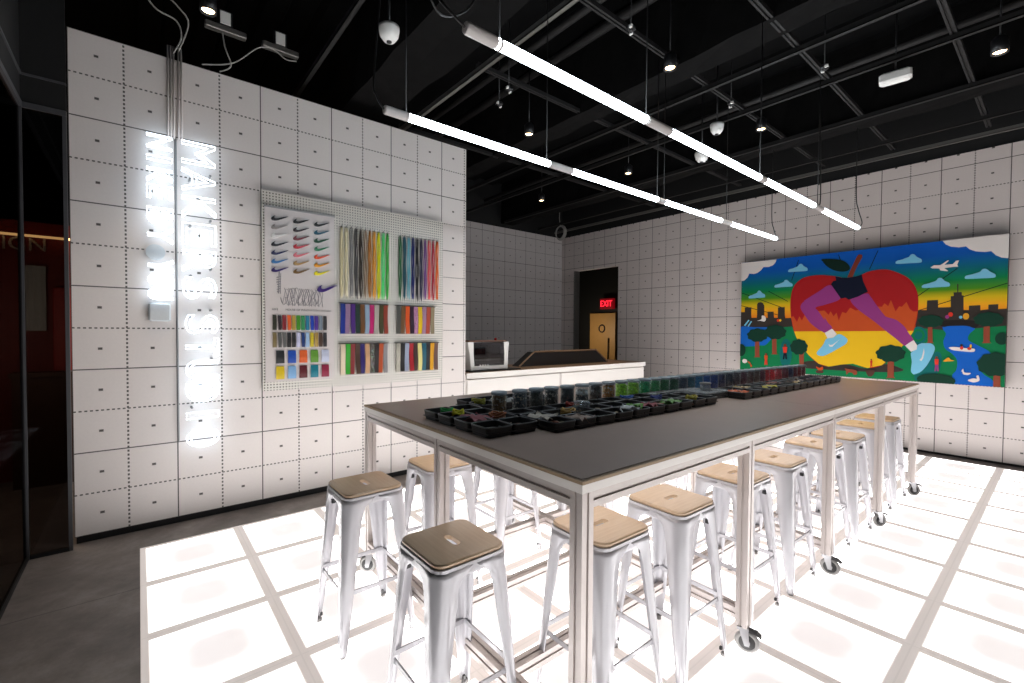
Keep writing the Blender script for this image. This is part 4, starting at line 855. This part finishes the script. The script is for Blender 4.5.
# ------------------------------------------------------------------ stools
def make_stool():
    t = thing('bar_stool', '', 'stool')
    H = 2.52
    # wooden seat with an oblong hand hole
    n = 6; ho = [arcsq(h, rr, z, n) for h, rr, z in ((.485, .13, H - .055), (.495, .14, H - .035), (.495, .14, H - .016), (.478, .13, H))]
    N = len(ho[0])
    def slot(z):
        base = arcsq(.15, .05, z, n, 0, 0, .052)
        return base
    rings = [slot(H - .055)] + ho + [slot(H)]
    obj('seat', MB().loft(rings, 0, False, True, False, loop=True), SEATW, t)
    # pressed pan under the seat
    pr = [arcsq(.497, .14, H - .055, n), arcsq(.51, .15, H - .06, n), arcsq(.512, .15, H - .17, n), arcsq(.505, .14, H - .20, n), arcsq(.49, .14, H - .20, n), arcsq(.497, .14, H - .17, n), arcsq(.49, .14, H - .075, n), arcsq(.165, .06, H - .07, n, 0, 0, .065), arcsq(.165, .06, H - .056, n, 0, 0, .065)]
    obj('seat_pan', MB().loft(pr, 0, False, True, False, loop=False), WHITEMET, t)
    def corner(z): return .515 + (.655 - .515) * (1 - z / (H - .1))
    prof = [(H - .10, .49, .15), (H - .17, .42, .15), (H - .24, .325, .15), (H - .36, .285, .14), (H - .6, .262, .13), (1.5, .225, .11), (.98, .185, .095), (.5, .145, .075), (.2, .118, .06), (.06, .10, .05)]
    for sx, sy in ((1, 1), (-1, 1), (-1, -1), (1, -1)):
        rings = []
        for z, w, rr in prof:
            c = corner(z); out = []
            pts = [(c - w, c)] + [(c - rr + rr * math.sin(q * math.pi / 8), c - rr + rr * math.cos(q * math.pi / 8)) for q in range(5)] + [(c, c - w)]
            th = .014; ci = c - th; ri = rr - th
            inn = [(ci, c - w)] + [(ci - ri + ri * math.cos(q * math.pi / 8), ci - ri + ri * math.sin(q * math.pi / 8)) for q in range(5)] + [(c - w, ci)]
            ring = [(sx * x, sy * y, z) for x, y in pts + inn]
            if sx * sy < 0: ring = ring[::-1]
            rings.append(ring)
        lg = obj('leg', MB().loft(rings, 0, True, True, False), WHITEMET, t)
        for pl in lg.data.polygons: pl.use_smooth = len(pl.vertices) == 4
        c = corner(0) - .06
        obj('foot', MB().lathe([(.045, 0), (.05, .02), (.045, .07), (.03, .08)], sx * c, sy * c, 10), RUBBER, lg, label='rubber foot')
        obj('clip', MB().box(sx * (c - .03) - .018, sy * (c - .03) - .018, .12, sx * (c - .03) + .018, sy * (c - .03) + .018, .17), BLACKP, lg)
        q = corner(2.1) - .13
        obj('bumper', MB().box(sx * q - .035, sy * q - .035, 2.13, sx * q + .035, sy * q + .035, 2.20, b=.008), BLACKP, lg, label='small black bumper')
    z = .98; c = corner(z) - .03
    for a in range(4):
        b = MB().box(-c + .02, c - .014, z - .035, c - .02, c + .008, z + .035, b=.004).rot(a * math.pi / 2)
        obj('footrest', b, WHITEMET, t)
    return t
stool = make_stool()
def s_at(x, y): return (x, y, -ZF)
ST = [((4.24, -7.2, -ZF), 90, 'white metal stool with brown glossy seat left of the table, at the far left corner', 'stools at the near end of the table'),
      ((4.26, -10.01, -ZF), 90, 'nearest white stool, its brown glossy seat in front of the table end', 'stools at the near end of the table')]
fr = ['first stool of the front row, behind the nearest table leg', 'second stool of the front row, fully seen between the first two front legs', 'third stool of the front row, partly behind the second front table leg', 'fourth stool of the front row, right of the second front table leg',
      'fifth stool of the front row, just left of the third front table leg', 'sixth stool of the front row, right of the third front table leg', 'seventh stool of the front row, behind the fourth front table leg', 'last stool of the front row, nearest the mural wall']
for (u, v), l in zip(((6.13, -10.84), (7.78, -10.92), (9.89, -10.93), (11.66, -10.97), (13.87, -11.03), (15.45, -11.10), (17.56, -11.10), (19.3, -11.12)), fr): ST.append((s_at(u, v), -1.3, 'tan-seated ' + l, 'stools along the front of the table'))
bk = ['first stool of the back row, left of the middle leg at the table end', 'second stool of the back row, seen under the near end of the table', 'third stool of the back row, under the table behind the front stools', 'fourth stool of the back row, largely hidden by the front stools',
      'fifth stool of the back row, glimpsed beyond the front row', 'sixth stool of the back row, glimpsed beyond the front row', 'seventh stool of the back row, seen past the fourth front leg', 'last stool of the back row, nearest the mural wall']
for (u, v), l in zip(((5.95, -6.81), (7.9, -6.5), (9.9, -6.45), (11.7, -6.5), (13.9, -6.5), (15.5, -6.55), (17.6, -6.6), (19.3, -6.6)), bk): ST.append((s_at(u, v), -1.3, 'tan-seated ' + l, 'stools along the back of the table'))
for i, (p, a, l, g) in enumerate(ST):
    if i == 0: stool.location = W(*p); stool.rotation_euler.z = R(a); stool['label'] = l; stool['group'] = g
    else: dup(stool, p, R(a), l, g)

# ------------------------------------------------------------------ jars
ZT = TH - ZF
JX = [6.52, 7.01, 7.43, 7.83, 8.28, 8.72, 9.14, 9.57, 10.01, 10.43, 10.86, 11.27, 11.65, 12.05, 12.45, 12.79, 13.19, 13.57, 13.96, 14.35, 14.77, 15.19, 15.61, 16.02, 16.4, 16.75, 17.06, 17.44, 17.94, 18.42, 18.79, 19.11, 19.47, 19.78]
JC = [('mixed tan and brown', (112, 84, 52)), ('black and silver', (60, 62, 66)), ('dark olive', (44, 42, 30)), ('dark brown speckled', (52, 42, 34)), ('black', (22, 24, 30)), ('black below and white on top', (24, 24, 28)), ('dark brown', (66, 48, 38)), ('golden brown', (150, 98, 34)),
      ('lime green', (130, 210, 20)), ('olive lime', (116, 170, 24)), ('emerald', (12, 140, 80)), ('leaf green', (20, 112, 44)), ('green', (14, 96, 40)), ('dark green', (10, 66, 34)), ('blue-black', (18, 34, 52)), ('dark teal', (20, 76, 92)), ('teal blue', (16, 96, 140)), ('blue', (16, 70, 140)), ('deep blue', (18, 48, 116)),
      ('navy', (26, 24, 66)), ('dark navy', (22, 26, 48)), ('purple-black', (36, 18, 34)), ('dark plum', (66, 22, 40)), ('dark wine', (60, 26, 30)), ('brown-grey', (74, 52, 48)), ('plum', (84, 34, 52)), ('red', (180, 24, 36)), ('bright red', (196, 20, 34)), ('crimson', (150, 12, 36)), ('dark crimson', (90, 10, 34)),
      ('indigo', (34, 28, 70)), ('maroon', (92, 18, 36)), ('brick red', (116, 24, 28)), ('wine red', (100, 18, 30))]
def jar_contents(name, rgb):
    t = NT('jar_filling_' + name.replace(' ', '_')); v = t.n('ShaderNodeTexVoronoi'); v.inputs['Scale'].default_value = 95; t.l(t.objc(), v.inputs['Vector'])
    c = lin(rgb); c = tuple(min(1, x * 1.9 + .004) for x in c[:3]) + (1,); sep = t.n('ShaderNodeSeparateColor'); t.l(v.outputs['Color'], sep.inputs[0])
    d = tuple(x * .4 for x in c[:3]) + (1,)
    k = t.mix(t.M('MULTIPLY', sep.outputs[0], .8), c, d)
    if 'and' in name or 'speckled' in name or 'golden' in name: k = t.mix(t.M('GREATER_THAN', sep.outputs[1], .8), k, (.45, .38, .3, 1))
    t.set(Base_Color=k, Roughness=.4); t.bump(v.outputs['Distance'], .6, .01); return t.m
rj = .143; HJ = .47
jar_body = MB().lathe([(.02, .006), (rj - .02, 0), (rj, .02), (rj, HJ * .86), (rj - .006, HJ * .88)], n=24, cap=False)
jar_lid = MB().lathe([(rj - .03, HJ * .88), (rj + .004, HJ * .885), (rj + .004, HJ * .98), (rj - .006, HJ), (.03, HJ)], n=24)
def fill_mb(k):
    rn = random.Random(k); b = MB(); rr = rj - .012; top = HJ * (.80 if k != 5 else .52)
    rings = []
    for r0, z in ((.02, .012), (rr * .95, .012), (rr, .03), (rr, top * .5), (rr, top), (rr * .6, top + .02), (.02, top + .02)):
        rings.append([(r0 * math.cos(a * math.pi / 9), r0 * math.sin(a * math.pi / 9), z + (rn.uniform(-.015, .02) if z >= top else 0)) for a in range(18)])
    return b.loft(rings, 0, True, True, True)
order = ['first', 'second', 'third', 'fourth', 'fifth', 'sixth', 'seventh', 'eighth', 'ninth', 'tenth', 'eleventh', 'twelfth', 'thirteenth', 'fourteenth', 'fifteenth', 'sixteenth', 'seventeenth']
jar0 = None
for k, x in enumerate(JX):
    nm, rgb = JC[k]
    nb = JC[k - 1][0] if k else None
    lab = 'glass jar of %s pieces, ' % nm + ('nearest of the long row' if k == 0 else 'next past the %s jar' % nb)
    at = (1.23 + (x - 1.23) * .957, -14.877 + (6.827 - .056 * (x - 6.5)) * .957, ZT)
    if jar0 is None:
        jar0 = thing('glass_jar', lab, 'jar', at, group='glass jars along the table')
        obj('jar_body', jar_body, JARGLASS, jar0); obj('lid', jar_lid, LIDGLASS, jar0); t = jar0
    else:
        t = jar0.copy(); COL.objects.link(t); t.location = W(*at); t['label'] = lab
        for ch in kids(jar0):
            if ch.name.startswith('contents') or ch.name.startswith('white_filling'): continue
            c = ch.copy(); COL.objects.link(c); c.parent = t
    obj('contents', fill_mb(k), jar_contents(nm, rgb), t, label=nm + ' filling')
    if k == 5: obj('white_filling', MB().lathe([(rj - .014, HJ * .53), (rj - .013, HJ * .6), (rj - .02, HJ * .76), (.02, HJ * .79)], n=18), jar_contents('white and silver', (210, 208, 208)), t, label='white filling on top')

# ------------------------------------------------------------------ trays
def make_tray(nx, ny, w, d, lab, u, v, rz=0, mat=None, H=.15):
    x, y = D(u, v); w *= .957; d *= .957
    t = thing('divided_tray', lab, 'tray', (x, y, ZT), R(-1.3) + R(rz), group='black divided trays on the table')
    b = MB(); lip = MB(); g = .012
    for i in range(nx):
        for j in range(ny):
            cx, cy = w * (i + .5) / nx, d * (j + .5) / ny; hx, hy = w / nx / 2 - g, d / ny / 2 - g
            o1 = [arcsq(hx * k, .05, z, 3, cx, cy, hy * k) for k, z in ((.9, 0), (.95, .06), (1, H))]
            i1 = [arcsq(hx - .016, .045, H, 3, cx, cy, hy - .016), arcsq(hx * .9 - .016, .04, .016, 3, cx, cy, hy * .9 - .016)]
            b.loft(o1 + i1, 0, True)
            lip.tube(arcsq(hx - .006, .05, H, 3, cx, cy, hy - .006), .012, 5, loop=True)
    b.box(g, g, .05, w - g, d - g, .062)
    obj('tray_body', b, mat or TRAYM, t)
    obj('rim', lip, plain('sheen_tray_rim', (84, 86, 90), .28), t)  # paler than the tray body: edge sheen put into the colour
    return t
tr = []
pos = ['nearest the table corner', 'behind the nearest corner tray']
tr.append(make_tray(2, 2, 1.05, 1.05, 'black divided tray nearest the table corner', .22, 2.12))
tr.append(make_tray(2, 2, 1.05, 1.05, 'black divided tray second from the corner along the table end', .22, 3.2))
fl = ['first', 'second', 'third', 'fourth', 'fifth']
for k in range(5):
    tr.append(make_tray(2, 2, 1.02, .98, 'black divided tray, %s of the front run from the table corner' % fl[k], 1.33 + k * 1.03, 1.80))
    tr.append(make_tray(2, 1, 1.02, .44, 'narrow black tray close in front of the jars, %s of the run' % fl[k], 1.33 + k * 1.03, 2.82 - .015 * k))
tr.append(make_tray(2, 2, 1.02, 1.0, 'black divided tray behind the first jar', 1.36, 3.98))
tr.append(make_tray(2, 2, 1.02, 1.0, 'black divided tray behind the third jar', 2.42, 3.98))
f6 = ['first', 'second', 'third', 'fourth', 'fifth', 'sixth', 'last']
for k in range(7): tr.append(make_tray(2, 2, .98, .96, 'black divided tray, %s of the far run towards the mural' % f6[k], 7.55 + k * .995, 1.72))
# clear organiser boxes
for k, (u, v, w, d, z, l) in enumerate(((6.75, 2.25, 1.15, .62, 0, 'clear plastic organiser box in the gap between the tray runs'), (5.6, 2.95, .95, .3, .13, 'clear organiser box lying close to the blue jars'), (6.7, 2.9, .95, .3, .13, 'clear organiser box lying close to the plum jars'))):
    x, y = D(u, v); t = thing('organiser_box', l, 'box', (x, y, ZT), R(-1.3) + R(-4 if k == 0 else 0))
    b = MB().box(0, 0, 0, w, d, .012)
    for i in range(5): b.box(i * (w - .012) / 4, 0, 0, i * (w - .012) / 4 + .012, d, .13)
    b.box(0, 0, 0, w, .012, .13).box(0, d - .012, 0, w, d, .13).box(0, d / 2, 0, w, d / 2 + .012, .13)
    obj('box_body', b, CLEARP, t); obj('lid', MB().box(0, 0, .135, w, d, .15), CLEARP, t)
    bb = MB(); rn = random.Random(k)
    for q in range(26):
        px, py = rn.uniform(.05, w - .08), rn.uniform(.04, d - .06); bb.lathe([(.0, .013), (.025, .015), (.02, .05), (.0, .055)], px, py, 6)
    o = obj('beads', bb, plain(('amber_bits', 'silver_bits', 'wine_bits')[k], ((190, 120, 60), (150, 150, 150), (140, 40, 50))[k], .4, 0, .6, 90), t, kind='stuff')
x, y = D(7.35, 2.62); t = thing('plastic_tub', 'small clear round tub stacked behind the organiser box', 'tub', (x, y, ZT + .15))
obj('tub_body', MB().lathe([(.11, 0), (.12, .01), (.125, .16)], n=18), CLEARP, t); obj('lid', MB().lathe([(.13, .16), (.135, .165), (.13, .19), (.02, .19)], n=18), plain('grey_lid', (120, 122, 124), .4), t)

# things lying in the trays
def at(u, v, z): x, y = D(u, v); return (x, y, ZT + z)
def coil(u, v, rgb, lab, r=.13, n=4):
    b = MB(); rn = random.Random(int(u * 10))
    for k in range(n):
        rr = r * rn.uniform(.8, 1.1); tz = .02 * k + .03
        b.tube([(rr * math.cos(a * math.pi / 8), rr * .8 * math.sin(a * math.pi / 8), tz + .02 * math.sin(a * .8 + k)) for a in range(16)], .017, 5, loop=True)
    obj('lace_coil', b, plain('coil_%d_%d_%d' % rgb, rgb, .7, 0, .4, 50), world=False, label=lab, cat='lace coil', group='coiled laces in the trays', loc=W(*at(u, v, .09)))
coil(.52, 3.86, (40, 170, 80), 'green coiled lace in the tray at the table end', .1)
coil(.62, 3.62, (220, 214, 30), 'yellow coiled lace beside the green one', .1)
coil(.98, 2.9, (150, 84, 44), 'orange and black coiled lace in the corner tray', .14, 5)
coil(1.65, 4.5, (150, 146, 40), 'yellow-green coiled lace in the tray behind the first jar', .15)
coil(2.35, 2.55, (190, 150, 80), 'tan coiled lace in the front run of trays', .13)
coil(2.95, 3.02, (160, 50, 36), 'red-orange coiled lace close to the jars', .14)
coil(4.6, 2.95, (20, 80, 160), 'blue coiled lace under the lime green jars', .14)
coil(5.2, 2.6, (26, 50, 130), 'deep blue coiled lace under the emerald jars', .13)
coil(5.9, 2.15, (180, 170, 60), 'khaki coiled lace at the end of the front run', .12)
def cloth(u, v, w, d, rgb, lab, rz=0, z=.09):
    b = MB(); n = 6; rn = random.Random(int(u * 31)); vs = []; hgt = [[.05 * math.sin(i * 1.3 + j) + rn.uniform(-.015, .02) for j in range(n + 1)] for i in range(n + 1)]
    for s in (0, -.012):
        for i in range(n + 1):
            for j in range(n + 1): vs.append((w * (i / n - .5), d * (j / n - .5), hgt[i][j] + s + .04))
    q = (n + 1) ** 2; fs = []
    for i in range(n):
        for j in range(n):
            a = i * (n + 1) + j; fs.append((a, a + n + 1, a + n + 2, a + 1)); fs.append((a + q, a + 1 + q, a + n + 2 + q, a + n + 1 + q))
    ed = [i * (n + 1) for i in range(n + 1)] + [n * (n + 1) + j for j in range(1, n + 1)] + [i * (n + 1) + n for i in range(n - 1, -1, -1)] + [j for j in range(n - 1, 0, -1)]
    for k in range(len(ed)): a, c = ed[k - 1], ed[k]; fs.append((a, c, c + q, a + q))
    b.add(vs, fs, 0, True); b.rot(R(rz))
    obj('fabric_scrap', b, plain('scrap_%d_%d_%d' % rgb, rgb, .6, 0, .3, 60), world=False, label=lab, cat='fabric scrap', group='scraps in the trays', loc=W(*at(u, v, z)))
cloth(.62, 3.05, .38, .5, (150, 84, 92), 'dusty pink leather scrap in the corner tray')
cloth(1.62, 2.45, .4, .4, (176, 168, 156), 'pale grey leather scrap in the front run', 20)
cloth(2.08, 2.0, .4, .36, (148, 128, 118), 'beige scrap at the front edge of the trays', 10)
cloth(1.3 + .9, 4.4, .5, .3, (150, 152, 150), 'light grey scrap in the tray behind the jars')
cloth(3.55, 2.05, .34, .34, (170, 176, 180), 'crumpled clear silvery bag on the front run of trays', 30, .11)
cloth(3.75, 2.1, .22, .26, (80, 140, 50), 'small bright green scrap beside the silvery bag', 10, .12)
cloth(4.3, 2.1, .36, .34, (120, 34, 50), 'wine red scrap in the front run of trays')
cloth(5.0, 2.1, .36, .3, (90, 140, 70), 'moss green scrap in the front run of trays')
for k, (u, c, n) in enumerate(((7.8, (196, 90, 40), 'rust orange'), (8.7, (170, 150, 110), 'sand'), (9.6, (180, 170, 60), 'khaki yellow'), (10.6, (120, 60, 50), 'brick'), (11.5, (160, 140, 100), 'straw'), (12.5, (100, 80, 60), 'umber'), (13.6, (130, 120, 110), 'stone grey'))):
    cloth(u, 2.0 + .35 * (k % 2), .38, .36, c, n + ' scrap in the far run of trays', k * 13)
x, y, z = at(2.9, 2.72, .02); t = thing('plastic_tub', 'clear tub standing in the trays before the fourth jar', 'tub', (x, y, z))
obj('tub_body', MB().lathe([(.13, 0), (.14, .01), (.15, .2)], n=18), CLEARP, t); obj('lid', MB().lathe([(.155, .2), (.16, .21), (.155, .235), (.02, .235)], n=18), CLEARP, t)
# fine oddments in the trays that nobody could count
b = MB(); rn = random.Random(9)
for k in range(520):
    if k < 330: u, v = rn.uniform(1.4, 6.4), rn.uniform(1.86, 2.72)
    elif k < 400: u, v = rn.uniform(.3, 1.2), rn.uniform(2.2, 4.15)
    else: u, v = rn.uniform(7.6, 14.4), rn.uniform(1.8, 2.6)
    x, y = D(u, v); s = rn.uniform(.015, .035); a = rn.uniform(0, 3.14)
    m = MB().box(x - s * 1.6, y - s * .7, ZT + .063, x + s * 1.6, y + s * .7, ZT + .063 + s, rn.randrange(5)).rot(a, x, y)
    b.add(m.v, m.f, m.m[0])
obj('small_oddments', b, [plain('bits_%d' % i, c, .45) for i, c in enumerate(((170, 150, 120), (70, 66, 64), (120, 124, 128), (130, 70, 50), (40, 60, 50)))], label='tiny loose metal and leather bits scattered in the trays', cat='oddments', kind='stuff')

# ------------------------------------------------------------------ light and colour
w = bpy.data.worlds.new('world'); S.world = w; w.use_nodes = True
w.node_tree.nodes['Background'].inputs[0].default_value = (0, 0, 0, 1); w.node_tree.nodes['Background'].inputs[1].default_value = 0
for p_, l in spots:
    ld = bpy.data.lights.new('downlight_beam', 'SPOT'); ld.energy = 40; ld.color = (1, .86, .68); ld.spot_size = R(75); ld.spot_blend = .8; ld.shadow_soft_size = .04
    lo = bpy.data.objects.new('downlight_beam', ld); COL.objects.link(lo); lo.location = W(p_[0], p_[1], p_[2] - .12)
for nm, p_, e, c, sz in (('corridor_fill', (31.0, 12.6, 5.0), 16, (1, .85, .62), .2), ('behind_glass_fill', (-2.0, 3.0, 5.0), 18, (1, .8, .6), .4)):  # unseen fill lights, added to brighten the corridor and the space behind the glass
    ld = bpy.data.lights.new(nm, 'POINT'); ld.energy = e; ld.color = c; ld.shadow_soft_size = sz
    lo = bpy.data.objects.new(nm, ld); COL.objects.link(lo); lo.location = W(*p_)
S.view_settings.view_transform = 'Standard'; S.view_settings.look = 'None'; S.view_settings.gamma = 1
S.view_settings.use_curve_mapping = False; S.view_settings.exposure = 0.5
